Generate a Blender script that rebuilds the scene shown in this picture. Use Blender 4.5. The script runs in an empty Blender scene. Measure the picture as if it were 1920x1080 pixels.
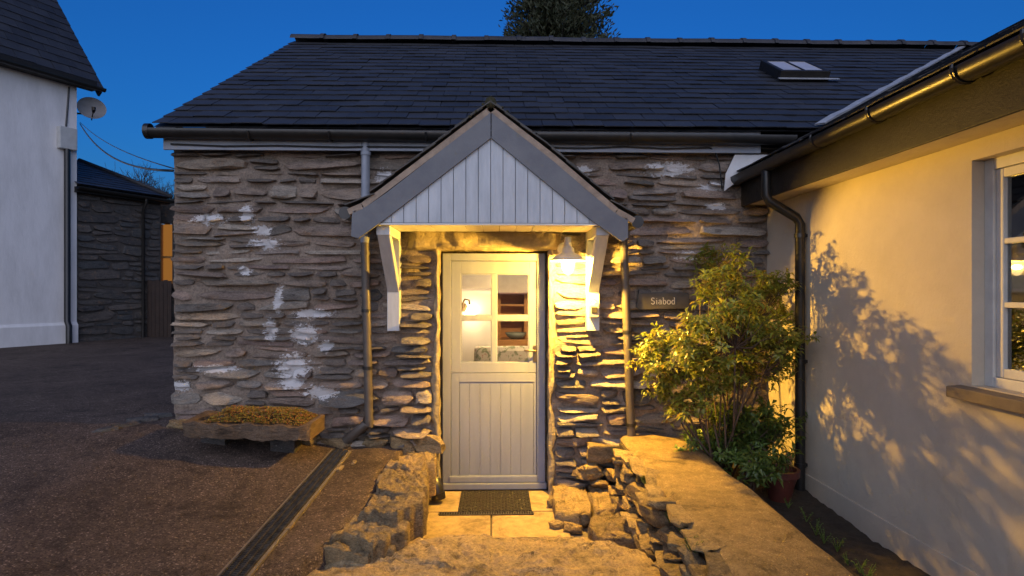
import bpy, bmesh, math, random
from mathutils import Vector, Matrix, noise
R = math.radians
random.seed(11)
sc = bpy.context.scene
COL = sc.collection

# ------------------------------------------------------------------ camera
F = 1150.0                       # focal length in pixels of the 1920 px wide photograph
YAW = R(1.5)
CAM = Vector((0.0, -5.4, 1.74))
HY = 547.0
cam = bpy.data.cameras.new('camera')
cam.sensor_width = 36.0
cam.lens = 36.0 * F / 1920.0
cam.shift_y = (HY - 540.0) / 1920.0
cam.clip_end = 2000
cam.clip_start = 0.05
camo = bpy.data.objects.new('camera', cam)
COL.objects.link(camo)
camo.location = CAM
camo.rotation_euler = (R(90), 0, -YAW)
sc.camera = camo

# ------------------------------------------------------------------ sky, sun, exposure
SUN_EL, SUN_ROT = R(1.5), R(184)
w = bpy.data.worlds.new('World')
sc.world = w
w.use_nodes = True
wn = w.node_tree.nodes
wl = w.node_tree.links
sky = wn.new('ShaderNodeTexSky')
sky.sky_type = 'NISHITA'
sky.sun_disc = False
sky.sun_elevation = SUN_EL
sky.sun_rotation = SUN_ROT
sky.air_density = 1.0
sky.dust_density = 0.3
sky.ozone_density = 5.8
wl.new(sky.outputs[0], wn['Background'].inputs[0])
wn['Background'].inputs[1].default_value = 0.094
sun = bpy.data.lights.new('dusk_glow', 'SUN')
sun.energy = 0.51
sun.angle = R(100)
sun.color = (0.94, 0.93, 1.0)
suno = bpy.data.objects.new('dusk_glow', sun)
COL.objects.link(suno)
sdir = Vector((math.sin(SUN_ROT) * math.cos(R(18)), math.cos(SUN_ROT) * math.cos(R(18)), math.sin(R(18))))
suno.rotation_euler = sdir.to_track_quat('Z', 'Y').to_euler()
LAMP_STRENGTH = 3550.0     # a small bulb
sc.view_settings.view_transform = 'Standard'
sc.view_settings.look = 'None'
sc.view_settings.exposure = 2.3
sc.view_settings.gamma = 1.0
sc.render.engine = 'CYCLES'

# ------------------------------------------------------------------ pixel -> place helpers
fw = Vector((math.sin(YAW), math.cos(YAW), 0))
rt = Vector((math.cos(YAW), -math.sin(YAW), 0))
def ray(px, py):
    return fw + rt * ((px - 960.0) / F) + Vector((0, 0, (HY - py) / F))
def at_y(px, py, y):
    d = ray(px, py); return CAM + d * ((y - CAM.y) / d.y)
def at_x(px, py, x):
    d = ray(px, py); return CAM + d * ((x - CAM.x) / d.x)
def at_z(px, py, z):
    d = ray(px, py); return CAM + d * ((z - CAM.z) / d.z)
def at_d(px, py, dep):
    return CAM + ray(px, py) * dep
def ground_z(x, y):
    z = 0.41 + 0.12 * min(max(-1.3 - x, 0), 1.6)
    if y < 0:
        z += 0.13 * max(y, -2.1)
        z += 0.06 * min(max(-2.2 - x, 0), 3) / 3 * min(-y, 2.1) / 2.1
    else:
        z += 0.008 * min(y, 12)
    return z
def at_g(px, py):
    z = 0.4
    for _ in range(12):
        p = at_z(px, py, z); z = 0.5 * z + 0.5 * ground_z(p.x, p.y)
    return at_z(px, py, z)
def N(p, s=1.0, off=0.0):
    return noise.noise(Vector((p[0] * s + off, p[1] * s + off * 1.7, p[2] * s - off)))

# ------------------------------------------------------------------ materials
M = {}
def newmat(name):
    m = bpy.data.materials.new(name); m.use_nodes = True
    M[name] = m
    nt = m.node_tree
    return m, nt, nt.nodes, nt.links, nt.nodes['Principled BSDF']
def coords(nd, lk, scale, kind='pos'):
    if kind == 'pos':
        g = nd.new('ShaderNodeNewGeometry'); src = g.outputs['Position']
    else:
        g = nd.new('ShaderNodeTexCoord'); src = g.outputs['Object']
    mp = nd.new('ShaderNodeMapping'); mp.inputs['Scale'].default_value = scale
    lk.new(src, mp.inputs[0])
    return mp.outputs[0]
def ramp(nd, lk, src, stops):
    r = nd.new('ShaderNodeValToRGB')
    e = r.color_ramp.elements
    while len(e) < len(stops): e.new(0.5)
    for el, (p, c) in zip(e, stops):
        el.position = p; el.color = (c[0], c[1], c[2], 1)
    lk.new(src, r.inputs[0]); return r.outputs[0]
def mixc(nd, lk, fac, a, b, mode='MIX'):
    m = nd.new('ShaderNodeMix'); m.data_type = 'RGBA'; m.blend_type = mode
    for s, v in ((m.inputs[0], fac), (m.inputs[6], a), (m.inputs[7], b)):
        if hasattr(v, 'links'): lk.new(v, s)
        elif isinstance(v, (int, float)): s.default_value = v
        else: s.default_value = (v[0], v[1], v[2], 1)
    return m.outputs[2]
def math_(nd, lk, op, a, b=0.0, clamp=False):
    m = nd.new('ShaderNodeMath'); m.operation = op; m.use_clamp = clamp
    for s, v in ((m.inputs[0], a), (m.inputs[1], b)):
        if hasattr(v, 'links'): lk.new(v, s)
        else: s.default_value = v
    return m.outputs[0]
def noise_(nd, lk, vec, scale, detail=6, rough=0.6, dist=0.0):
    n = nd.new('ShaderNodeTexNoise'); n.inputs['Scale'].default_value = scale
    n.inputs['Detail'].default_value = detail; n.inputs['Roughness'].default_value = rough
    n.inputs['Distortion'].default_value = dist
    lk.new(vec, n.inputs['Vector']); return n.outputs['Fac']
def bump_(nd, lk, h, strength, dist, normal=None):
    b = nd.new('ShaderNodeBump'); b.inputs['Strength'].default_value = strength
    b.inputs['Distance'].default_value = dist
    lk.new(h, b.inputs['Height'])
    if normal is not None: lk.new(normal, b.inputs['Normal'])
    return b.outputs[0]

PATCHES = [(390,410,36,11),(462,402,13,20),(490,432,20,11),(495,457,32,11),(585,588,42,9),(568,628,30,20),
           (505,620,13,24),(548,688,36,26),(545,716,26,16),(600,737,34,13),(400,692,42,8),(335,725,22,11),
           (1255,316,48,15),(1095,318,15,10),(1340,350,28,8),(1345,386,24,7),(720,330,20,14),(520,560,10,26),
           (1290,480,26,9),(610,650,16,12),(455,508,14,8)]
def wash_mask(nd, lk):
    g = nd.new('ShaderNodeNewGeometry')
    cur = None
    for (px, py, rx, ry) in PATCHES:
        c = at_y(px, py, -0.05)
        s = nd.new('ShaderNodeVectorMath'); s.operation = 'SUBTRACT'
        lk.new(g.outputs['Position'], s.inputs[0]); s.inputs[1].default_value = c
        m = nd.new('ShaderNodeVectorMath'); m.operation = 'MULTIPLY'
        lk.new(s.outputs[0], m.inputs[0]); m.inputs[1].default_value = (213.0 / rx, 3.0, 213.0 / ry)
        l = nd.new('ShaderNodeVectorMath'); l.operation = 'LENGTH'
        lk.new(m.outputs[0], l.inputs[0])
        v = math_(nd, lk, 'SUBTRACT', 1.25, l.outputs['Value'])
        cur = v if cur is None else math_(nd, lk, 'MAXIMUM', cur, v)
    n = noise_(nd, lk, coords(nd, lk, (1, 1, 1.6)), 24, 10, 0.78)
    n2 = math_(nd, lk, 'SUBTRACT', math_(nd, lk, 'MULTIPLY', n, 4.2), 2.1)
    t = math_(nd, lk, 'ADD', math_(nd, lk, 'MULTIPLY', cur, 1.1), n2)
    mr = nd.new('ShaderNodeMapRange')
    mr.inputs['From Min'].default_value = 0.42; mr.inputs['From Max'].default_value = 0.50
    lk.new(t, mr.inputs['Value'])
    return mr.outputs[0]

def stone_mat(name, cols, wash=False, scale=1.0, bumpd=0.02, lichen=0.25, stretch=3.2, crack=0.0):
    m, nt, nd, lk, bs = newmat(name)
    v = coords(nd, lk, (scale, scale, scale * stretch))
    vi = coords(nd, lk, (scale, scale, scale))
    oi = nd.new('ShaderNodeObjectInfo')
    base = ramp(nd, lk, oi.outputs['Random'], [(i / (len(cols) - 1), c) for i, c in enumerate(cols)])
    n1 = noise_(nd, lk, v, 7, 7, 0.65, 0.4)
    dark = ramp(nd, lk, n1, [(0.30, (0.40, 0.38, 0.37)), (0.45, (1.0, 0.98, 0.95)), (0.72, (1.5, 1.42, 1.3))])
    c = mixc(nd, lk, 1.0, base, dark, 'MULTIPLY')
    n2 = noise_(nd, lk, vi, 11, 8, 0.7)
    rust = ramp(nd, lk, n2, [(0.55, (0, 0, 0)), (0.72, (1, 1, 1))])
    c = mixc(nd, lk, math_(nd, lk, 'MULTIPLY', rust, 0.45), c, (0.30, 0.17, 0.08))
    gr = ramp(nd, lk, noise_(nd, lk, v, 60, 6, 0.8), [(0.32, (0.5, 0.48, 0.46)), (0.5, (1, 1, 1)), (0.68, (1.5, 1.46, 1.4))])
    c = mixc(nd, lk, 1.0, c, gr, 'MULTIPLY')
    n3 = noise_(nd, lk, vi, 38, 5, 0.7)
    sp = ramp(nd, lk, n3, [(0.62, (0, 0, 0)), (0.7, (1, 1, 1))])
    c = mixc(nd, lk, math_(nd, lk, 'MULTIPLY', sp, lichen), c, (0.55, 0.52, 0.45))
    if crack:
        cn = noise_(nd, lk, v, 3.6, 8, 0.62, 0.9)
        ck = math_(nd, lk, 'ABSOLUTE', math_(nd, lk, 'SUBTRACT', cn, 0.5))
        ckm = ramp(nd, lk, ck, [(0.004, (1, 1, 1)), (0.014, (0, 0, 0))])
        ckm = mixc(nd, lk, 1.0, ckm, ramp(nd, lk, noise_(nd, lk, vi, 4.5, 4), [(0.48, (0, 0, 0)), (0.62, (1, 1, 1))]), 'MULTIPLY')
        c = mixc(nd, lk, math_(nd, lk, 'MULTIPLY', ckm, crack), c, (0.05, 0.03, 0.015))
    if wash:
        c = mixc(nd, lk, wash_mask(nd, lk), c, (0.70, 0.68, 0.67))
    lk.new(c, bs.inputs['Base Color'])
    bs.inputs['Roughness'].default_value = 0.82
    bs.inputs['Specular IOR Level'].default_value = 0.3
    b1 = bump_(nd, lk, noise_(nd, lk, v, 14, 9, 0.72, 0.3), 0.9, bumpd)
    b2 = bump_(nd, lk, noise_(nd, lk, vi, 70, 5, 0.7), 0.6, bumpd * 0.25, b1)
    lk.new(b2, bs.inputs['Normal'])
    return m
def plain(name, c1, c2=None, scale=8, rough=0.6, bump=0.0, bscale=40, metal=0.0, spec=0.4, stretch=(1, 1, 1), rnd=0.0, lo=0.35, hi=0.65, kind='pos'):
    m, nt, nd, lk, bs = newmat(name)
    v = coords(nd, lk, stretch, kind)
    c2 = c2 or tuple(x * 0.85 for x in c1)
    col = ramp(nd, lk, noise_(nd, lk, v, scale, 7, 0.65), [(lo, c1), (hi, c2)])
    if rnd:
        oi = nd.new('ShaderNodeObjectInfo')
        k = ramp(nd, lk, oi.outputs['Random'], [(0, (1 - rnd,) * 3), (1, (1 + rnd,) * 3)])
        col = mixc(nd, lk, 1.0, col, k, 'MULTIPLY')
    lk.new(col, bs.inputs['Base Color'])
    rr = nd.new('ShaderNodeMapRange'); rr.inputs['To Min'].default_value = max(rough - 0.12, 0.02); rr.inputs['To Max'].default_value = min(rough + 0.12, 1)
    lk.new(noise_(nd, lk, v, scale * 2.3, 5), rr.inputs['Value']); lk.new(rr.outputs[0], bs.inputs['Roughness'])
    bs.inputs['Metallic'].default_value = metal
    bs.inputs['Specular IOR Level'].default_value = spec
    if bump:
        lk.new(bump_(nd, lk, noise_(nd, lk, v, bscale, 7, 0.7), 0.8, bump), bs.inputs['Normal'])
    return m
def emit(name, col, s):
    m = bpy.data.materials.new(name); m.use_nodes = True; M[name] = m
    nt = m.node_tree; nt.nodes.clear()
    e = nt.nodes.new('ShaderNodeEmission'); o = nt.nodes.new('ShaderNodeOutputMaterial')
    e.inputs[0].default_value = (*col, 1); e.inputs[1].default_value = s
    nt.links.new(e.outputs[0], o.inputs[0]); return m
def glass(name, tint=(0.95, 0.95, 0.93), ior=1.5, extra=0.0):
    m = bpy.data.materials.new(name); m.use_nodes = True; M[name] = m
    nt = m.node_tree; nd = nt.nodes; lk = nt.links; nd.clear()
    t = nd.new('ShaderNodeBsdfTransparent'); t.inputs[0].default_value = (*tint, 1)
    g = nd.new('ShaderNodeBsdfGlossy'); g.inputs['Roughness'].default_value = 0.015
    fr = nd.new('ShaderNodeFresnel'); fr.inputs[0].default_value = ior
    mx = nd.new('ShaderNodeMixShader'); o = nd.new('ShaderNodeOutputMaterial')
    fac = math_(nd, lk, 'ADD', fr.outputs[0], extra, True)
    lk.new(fac, mx.inputs[0]); lk.new(t.outputs[0], mx.inputs[1]); lk.new(g.outputs[0], mx.inputs[2])
    lk.new(mx.outputs[0], o.inputs[0]); return m

RUB = [(0.13,0.105,0.095),(0.26,0.21,0.175),(0.085,0.085,0.085),(0.32,0.265,0.21),(0.19,0.14,0.13),(0.36,0.32,0.275),(0.115,0.112,0.11),(0.28,0.205,0.17),(0.22,0.205,0.19)]
stone_mat('rubble', RUB, wash=True, bumpd=0.04)
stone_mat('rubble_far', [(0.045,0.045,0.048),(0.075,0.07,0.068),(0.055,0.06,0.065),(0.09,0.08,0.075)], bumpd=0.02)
stone_mat('bank_stone', [(0.26,0.195,0.11),(0.36,0.275,0.15),(0.20,0.155,0.095),(0.31,0.23,0.13)], bumpd=0.07, stretch=1.8, lichen=0.4, crack=0.8)
stone_mat('slab_stone', [(0.37,0.28,0.16),(0.39,0.30,0.175)], bumpd=0.06, stretch=1.0, lichen=0.25, scale=0.9, crack=0.75)
stone_mat('trough_stone', [(0.135,0.095,0.062),(0.12,0.085,0.06)], bumpd=0.03, lichen=0.2, crack=0.5)
# mortar shares the limewash stains
def mortar():
    m, nt, nd, lk, bs = newmat('mortar')
    v = coords(nd, lk, (1, 1, 1))
    c = ramp(nd, lk, noise_(nd, lk, v, 5, 8, 0.7), [(0.3, (0.22, 0.172, 0.138)), (0.7, (0.39, 0.315, 0.25))])
    c = mixc(nd, lk, 1.0, c, ramp(nd, lk, noise_(nd, lk, v, 55, 6, 0.8), [(0.32, (0.55, 0.53, 0.5)), (0.5, (1, 1, 1)), (0.68, (1.4, 1.36, 1.3))]), 'MULTIPLY')
    c = mixc(nd, lk, wash_mask(nd, lk), c, (0.64, 0.62, 0.61))
    lk.new(c, bs.inputs['Base Color']); bs.inputs['Roughness'].default_value = 0.92
    bs.inputs['Specular IOR Level'].default_value = 0.2
    b1 = bump_(nd, lk, noise_(nd, lk, v, 17, 9, 0.78), 1.0, 0.045)
    lk.new(b1, bs.inputs['Normal'])
mortar()
plain('lime_mortar', (0.26,0.21,0.13), (0.38,0.31,0.2), 9, 0.9, 0.05, 20, spec=0.2)
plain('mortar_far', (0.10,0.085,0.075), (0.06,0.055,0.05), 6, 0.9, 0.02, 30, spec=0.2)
# slate: each slate its own tone, faint lichen specks
def slate(name, c, k=1.0, specks=0.5):
    m, nt, nd, lk, bs = newmat(name)
    v = coords(nd, lk, (1, 1, 1))
    oi = nd.new('ShaderNodeObjectInfo')
    g = nd.new('ShaderNodeNewGeometry')
    rsum = math_(nd, lk, 'FRACT', math_(nd, lk, 'ADD', oi.outputs['Random'], g.outputs['Random Per Island']))
    base = ramp(nd, lk, rsum, [(0, tuple(x * 0.78 for x in c)), (0.5, c), (1, tuple(x * 1.22 for x in c))])
    n1 = noise_(nd, lk, v, 2.2, 7, 0.7)
    base = mixc(nd, lk, 1.0, base, ramp(nd, lk, n1, [(0.3, (0.75,) * 3), (0.7, (1.3,) * 3)]), 'MULTIPLY')
    sp = ramp(nd, lk, noise_(nd, lk, v, 21, 6, 0.75), [(0.63, (0, 0, 0)), (0.70, (1, 1, 1))])
    base = mixc(nd, lk, math_(nd, lk, 'MULTIPLY', sp, specks), base, (0.22, 0.22, 0.21))
    lk.new(base, bs.inputs['Base Color'])
    bs.inputs['Roughness'].default_value = 0.55
    bs.inputs['Specular IOR Level'].default_value = 0.45
    lk.new(bump_(nd, lk, noise_(nd, lk, v, 26, 7, 0.7), 0.6, 0.006), bs.inputs['Normal'])
slate('slate', (0.027, 0.0275, 0.031))
slate('slate_porch', (0.05, 0.045, 0.038), specks=0.7)
plain('ridge_clay', (0.03,0.03,0.034), (0.05,0.048,0.05), 6, 0.6, 0.006, 30, rnd=0.2)
plain('black_plastic', (0.012,0.011,0.010), (0.02,0.018,0.016), 10, 0.34, 0.0, spec=0.5)
plain('black_fascia', (0.010,0.0085,0.007), (0.017,0.014,0.010), 14, 0.55, 0.004, 60)
plain('grey_pipe', (0.20,0.19,0.185), (0.155,0.145,0.14), 9, 0.5, 0.002, 50)
plain('brown_pipe', (0.075,0.062,0.052), (0.10,0.085,0.07), 9, 0.42, 0.002, 50)
plain('grey_fascia', (0.27,0.29,0.33), (0.22,0.24,0.28), 9, 0.6, 0.002, 50)
plain('barge_paint', (0.115,0.12,0.135), (0.15,0.155,0.165), 5, 0.55, 0.003, 60, stretch=(1, 1, 1))
plain('board_paint', (0.49,0.52,0.55), (0.38,0.41,0.44), 5.5, 0.55, 0.002, 60, stretch=(3, 1, 0.5))
plain('soffit_paint', (0.68,0.66,0.60), (0.6,0.58,0.52), 4, 0.55, 0.002, 50)
plain('door_paint', (0.195,0.215,0.28), (0.17,0.187,0.245), 4, 0.45, 0.0015, 60, stretch=(3, 1, 0.4))
plain('cream_render', (0.56,0.49,0.385), (0.49,0.425,0.33), 2.2, 0.88, 0.010, 11, spec=0.2)
plain('white_render', (0.76,0.74,0.73), (0.60,0.585,0.57), 2.0, 0.88, 0.006, 14, spec=0.2, stretch=(1.5, 1.5, 0.45), lo=0.42, hi=0.75)
plain('white_board', (0.60,0.60,0.60), (0.5,0.49,0.48), 6, 0.6, 0.002, 40)
plain('window_paint', (0.66,0.63,0.56), (0.56,0.53,0.47), 8, 0.5, 0.002, 60)
plain('sill_stone', (0.20,0.15,0.10), (0.15,0.115,0.08), 9, 0.75, 0.004, 50)
plain('lead', (0.36,0.37,0.39), (0.27,0.28,0.30), 9, 0.5, 0.004, 30, metal=0.0)
plain('undercloak', (0.36,0.28,0.21), (0.24,0.185,0.14), 16, 0.9, 0.006, 60)
plain('moss', (0.05,0.042,0.02), (0.03,0.03,0.012), 40, 0.95, 0.01, 80)
plain('iron', (0.03,0.027,0.024), (0.055,0.045,0.035), 20, 0.5, 0.002, 60, metal=0.6)
plain('drain_metal', (0.16,0.15,0.14), (0.08,0.07,0.06), 20, 0.45, 0.001, 80, metal=0.8)
plain('drain_dark', (0.006,0.006,0.005), (0.01,0.009,0.008), 9, 0.9)
plain('concrete_edge', (0.17,0.135,0.10), (0.11,0.09,0.07), 12, 0.9, 0.006, 60)
plain('rubber', (0.018,0.015,0.012), (0.03,0.025,0.02), 30, 0.75, 0.002, 90)
plain('brass', (0.28,0.20,0.10), (0.20,0.14,0.07), 12, 0.35, metal=1.0)
plain('lamp_metal', (0.50,0.48,0.43), (0.42,0.40,0.36), 12, 0.4)
plain('key_box', (0.42,0.40,0.36), (0.34,0.32,0.29), 20, 0.4, metal=0.3)
plain('plaque_slate', (0.040,0.035,0.031), (0.062,0.055,0.048), 8, 0.6, 0.003, 40)
plain('letter_paint', (0.46,0.44,0.41), (0.34,0.33,0.3), 30, 0.7)
plain('bark', (0.12,0.075,0.05), (0.075,0.05,0.035), 14, 0.9, 0.004, 60)
plain('dark_bark', (0.045,0.035,0.028), (0.03,0.024,0.02), 14, 0.9, 0.004, 60)
plain('soil', (0.035,0.026,0.018), (0.06,0.045,0.03), 22, 0.95, 0.02, 50)
plain('terracotta', (0.13,0.035,0.024), (0.09,0.026,0.018), 10, 0.5, 0.002, 40)
plain('pine', (0.55,0.28,0.09), (0.46,0.22,0.07), 6, 0.45, 0.001, 40, stretch=(1, 1, 6))
plain('plaster', (0.75,0.72,0.66), (0.7,0.67,0.61), 3, 0.9)
plain('wood_floor', (0.22,0.13,0.07), (0.16,0.09,0.05), 5, 0.5)
plain('linen', (0.48,0.46,0.36), (0.40,0.38,0.29), 6, 0.95)
plain('ceramic', (0.20,0.24,0.21), (0.28,0.30,0.26), 12, 0.25)
plain('dark_wood', (0.028,0.018,0.014), (0.045,0.028,0.02), 8, 0.75, 0.003, 40)
plain('dish_paint', (0.30,0.29,0.285), (0.25,0.235,0.225), 6, 0.5)
plain('grey_box', (0.52,0.52,0.50), (0.45,0.45,0.43), 9, 0.5)
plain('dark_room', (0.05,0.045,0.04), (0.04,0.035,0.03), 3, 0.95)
# floral fabric
def floral():
    m, nt, nd, lk, bs = newmat('floral')
    v = coords(nd, lk, (1, 1, 1))
    c = ramp(nd, lk, noise_(nd, lk, v, 9, 3, 0.5, 1.5), [(0.40, (0.25, 0.28, 0.17)), (0.46, (0.62, 0.58, 0.48)), (0.60, (0.64, 0.6, 0.5)), (0.66, (0.45, 0.25, 0.2))])
    lk.new(c, bs.inputs['Base Color']); bs.inputs['Roughness'].default_value = 0.95
floral()
# asphalt / gravelly concrete: pebbly
def grit(name, a, b, peb, scale, rough=0.9, bd=0.006, big=(0.75, 1.25)):
    m, nt, nd, lk, bs = newmat(name)
    v = coords(nd, lk, (1, 1, 1))
    vo = nd.new('ShaderNodeTexVoronoi'); vo.inputs['Scale'].default_value = scale
    lk.new(v, vo.inputs['Vector'])
    sep = nd.new('ShaderNodeSeparateColor'); lk.new(vo.outputs['Color'], sep.inputs[0])
    c = ramp(nd, lk, sep.outputs[0], [(0, a), (0.6, b), (0.93, b), (0.97, peb)])
    n = noise_(nd, lk, v, 1.1, 6, 0.65)
    c = mixc(nd, lk, 1.0, c, ramp(nd, lk, n, [(0.3, (big[0],) * 3), (0.7, (big[1],) * 3)]), 'MULTIPLY')
    c = mixc(nd, lk, 1.0, c, ramp(nd, lk, noise_(nd, lk, v, 3.1, 8, 0.72, 0.6), [(0.36, (0.55,) * 3), (0.46, (1.0,) * 3), (0.68, (1.25,) * 3)]), 'MULTIPLY')
    c = mixc(nd, lk, 1.0, c, ramp(nd, lk, noise_(nd, lk, v, 17, 6, 0.7), [(0.3, (0.7,) * 3), (0.7, (1.3,) * 3)]), 'MULTIPLY')
    lk.new(c, bs.inputs['Base Color']); bs.inputs['Roughness'].default_value = rough
    bs.inputs['Specular IOR Level'].default_value = 0.25
    h = math_(nd, lk, 'SUBTRACT', 1.0, vo.outputs['Distance'])
    b1 = bump_(nd, lk, h, 0.7, bd)
    b2 = bump_(nd, lk, noise_(nd, lk, v, 120, 4, 0.7), 0.5, bd * 0.5, b1)
    lk.new(b2, bs.inputs['Normal'])
grit('asphalt', (0.034, 0.024, 0.019), (0.085, 0.060, 0.046), (0.20, 0.15, 0.12), 120)
grit('ramp_concrete', (0.14, 0.098, 0.05), (0.20, 0.142, 0.07), (0.27, 0.21, 0.12), 150, bd=0.004)
grit('landing_slab', (0.27, 0.195, 0.10), (0.31, 0.225, 0.12), (0.34, 0.26, 0.15), 240, rough=0.75, bd=0.0012)
def leaf_mat(name, cols, trans=0.25, rough=0.38):
    m, nt, nd, lk, bs = newmat(name)
    g = nd.new('ShaderNodeNewGeometry')
    c = ramp(nd, lk, g.outputs['Random Per Island'], [(i / (len(cols) - 1), c) for i, c in enumerate(cols)])
    lk.new(c, bs.inputs['Base Color']); bs.inputs['Roughness'].default_value = rough
    tr = nd.new('ShaderNodeBsdfTranslucent'); lk.new(c, tr.inputs[0])
    mx = nd.new('ShaderNodeMixShader'); mx.inputs[0].default_value = trans
    lk.new(bs.outputs[0], mx.inputs[1]); lk.new(tr.outputs[0], mx.inputs[2])
    lk.new(mx.outputs[0], nd['Material Output'].inputs[0])
leaf_mat('leaf_bright', [(0.13,0.17,0.025),(0.28,0.31,0.045),(0.20,0.25,0.04),(0.34,0.33,0.06),(0.27,0.18,0.04)], 0.42, 0.32)
leaf_mat('leaf_dark', [(0.06,0.10,0.02),(0.10,0.15,0.03),(0.13,0.17,0.03),(0.07,0.11,0.022)], 0.35)
leaf_mat('leaf_low', [(0.08,0.14,0.025),(0.13,0.20,0.04),(0.10,0.16,0.03)])
leaf_mat('needle', [(0.018,0.026,0.008),(0.032,0.040,0.013),(0.045,0.045,0.016)], 0.1, 0.7)
leaf_mat('sedum', [(0.16,0.20,0.03),(0.32,0.24,0.04),(0.42,0.12,0.05),(0.24,0.24,0.04),(0.44,0.2,0.06)], 0.2, 0.5)
glass('door_glass', (0.97, 0.97, 0.95), 1.45)
glass('window_glass', (0.85, 0.87, 0.85), 1.5, 0.22)
plain('sky_sheen_pane', (0.50,0.47,0.46), (0.42,0.39,0.38), 5, 0.2)  # opaque skylight panes, pale sky reflection put into the colour
emit('lamp_glow', (1.0, 0.56, 0.075), LAMP_STRENGTH)
def glow_glass():
    m = bpy.data.materials.new('globe_glass'); m.use_nodes = True; M['globe_glass'] = m
    nt = m.node_tree; nd = nt.nodes; lk = nt.links; nd.clear()
    t = nd.new('ShaderNodeBsdfTransparent'); e = nd.new('ShaderNodeEmission'); a = nd.new('ShaderNodeAddShader'); o = nd.new('ShaderNodeOutputMaterial')
    t.inputs[0].default_value = (0.95, 0.93, 0.9, 1); e.inputs[0].default_value = (1.0, 0.72, 0.36, 1); e.inputs[1].default_value = 0.3
    lk.new(t.outputs[0], a.inputs[0]); lk.new(e.outputs[0], a.inputs[1]); lk.new(a.outputs[0], o.inputs[0])
glow_glass()
emit('sconce_glow', (1.0, 0.72, 0.42), 7.0)
emit('room_fill_glow', (1.0, 0.70, 0.38), 260.0)  # glow of the added light in the front room
emit('lit_pane', (1.0, 0.40, 0.08), 0.055)

# ------------------------------------------------------------------ object helpers
class MB:
    def __init__(s): s.v = []; s.f = []
    def add(s, vs, fs):
        o = len(s.v); s.v += [tuple(v) for v in vs]; s.f += [tuple(i + o for i in f) for f in fs]; return s
    def box(s, a, b):
        x0, y0, z0 = (min(a[i], b[i]) for i in range(3)); x1, y1, z1 = (max(a[i], b[i]) for i in range(3))
        return s.add([(x0,y0,z0),(x1,y0,z0),(x1,y1,z0),(x0,y1,z0),(x0,y0,z1),(x1,y0,z1),(x1,y1,z1),(x0,y1,z1)],
                     [(0,3,2,1),(4,5,6,7),(0,1,5,4),(1,2,6,5),(2,3,7,6),(3,0,4,7)])
    def hexa(s, p):       # 8 corners, bottom loop then top loop
        return s.add(p, [(0,3,2,1),(4,5,6,7),(0,1,5,4),(1,2,6,5),(2,3,7,6),(3,0,4,7)])
    def prism(s, poly, off):   # polygon + offset vector
        n = len(poly); off = Vector(off)
        vs = [Vector(p) for p in poly] + [Vector(p) + off for p in poly]
        fs = [tuple(range(n)), tuple(range(2 * n - 1, n - 1, -1))] + [(i, i + n, (i + 1) % n + n, (i + 1) % n) for i in range(n)]
        return s.add(vs, fs)
    def tube(s, pts, r, n=10, caps=True):
        pts = [Vector(p) for p in pts]; rs = r if isinstance(r, (list, tuple)) else [r] * len(pts)
        vs = []; fs = []
        prev = None
        for i, p in enumerate(pts):
            t = (pts[min(i + 1, len(pts) - 1)] - pts[max(i - 1, 0)]).normalized()
            if prev is None:
                a = t.orthogonal().normalized()
            else:
                a = (prev - t * prev.dot(t))
                a = a.normalized() if a.length > 1e-6 else t.orthogonal().normalized()
            prev = a; b = t.cross(a)
            for k in range(n):
                an = 2 * math.pi * k / n
                vs.append(p + (a * math.cos(an) + b * math.sin(an)) * rs[i])
        for i in range(len(pts) - 1):
            for k in range(n):
                k2 = (k + 1) % n
                fs.append((i*n+k, i*n+k2, (i+1)*n+k2, (i+1)*n+k))
        if caps:
            fs.append(tuple(range(n - 1, -1, -1))); fs.append(tuple((len(pts) - 1) * n + k for k in range(n)))
        return s.add(vs, fs)
    def lathe(s, c, prof, n=20, axis=Vector((0, 0, 1))):
        c = Vector(c); axis = Vector(axis).normalized(); a = axis.orthogonal().normalized(); b = axis.cross(a)
        vs = []; fs = []
        for (r, h) in prof:
            for k in range(n):
                an = 2 * math.pi * k / n
                vs.append(c + axis * h + (a * math.cos(an) + b * math.sin(an)) * r)
        for i in range(len(prof) - 1):
            for k in range(n):
                k2 = (k + 1) % n
                fs.append((i*n+k, i*n+k2, (i+1)*n+k2, (i+1)*n+k))
        return s.add(vs, fs)
    def build(s, name, mat, parent=None, smooth=False, bevel=0.0, origin=None):
        me = bpy.data.meshes.new(name)
        o_ = Vector(origin) if origin is not None else Vector((0, 0, 0))
        me.from_pydata([tuple(Vector(v) - o_) for v in s.v], [], s.f)
        bm = bmesh.new(); bm.from_mesh(me)
        bmesh.ops.recalc_face_normals(bm, faces=bm.faces)
        if bevel:
            bmesh.ops.bevel(bm, geom=[e for e in bm.edges if len(e.link_faces) == 2 and e.calc_face_angle(0) > 0.6],
                            offset=bevel, segments=2, affect='EDGES', profile=0.6)
        bm.to_mesh(me); bm.free()
        if smooth:
            me.polygons.foreach_set('use_smooth', [True] * len(me.polygons))
            if smooth != 'all': me.set_sharp_from_angle(angle=R(smooth if smooth is not True else 40))
        me.materials.append(M[mat])
        ob = bpy.data.objects.new(name, me); COL.objects.link(ob)
        if origin is not None: ob.location = o_ - (parent_loc(parent))
        elif parent is not None: ob.location = -parent_loc(parent)
        if parent is not None: ob.parent = parent
        return ob
def parent_loc(p):
    l = Vector((0, 0, 0))
    while p is not None:
        l += p.location; p = p.parent
    return l
def thing(name, label, cat, loc=(0, 0, 0), group=None):
    o = bpy.data.objects.new(name, None); COL.objects.link(o); o.location = loc
    o.empty_display_size = 0.2
    return tag(o, label, cat, group)
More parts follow.
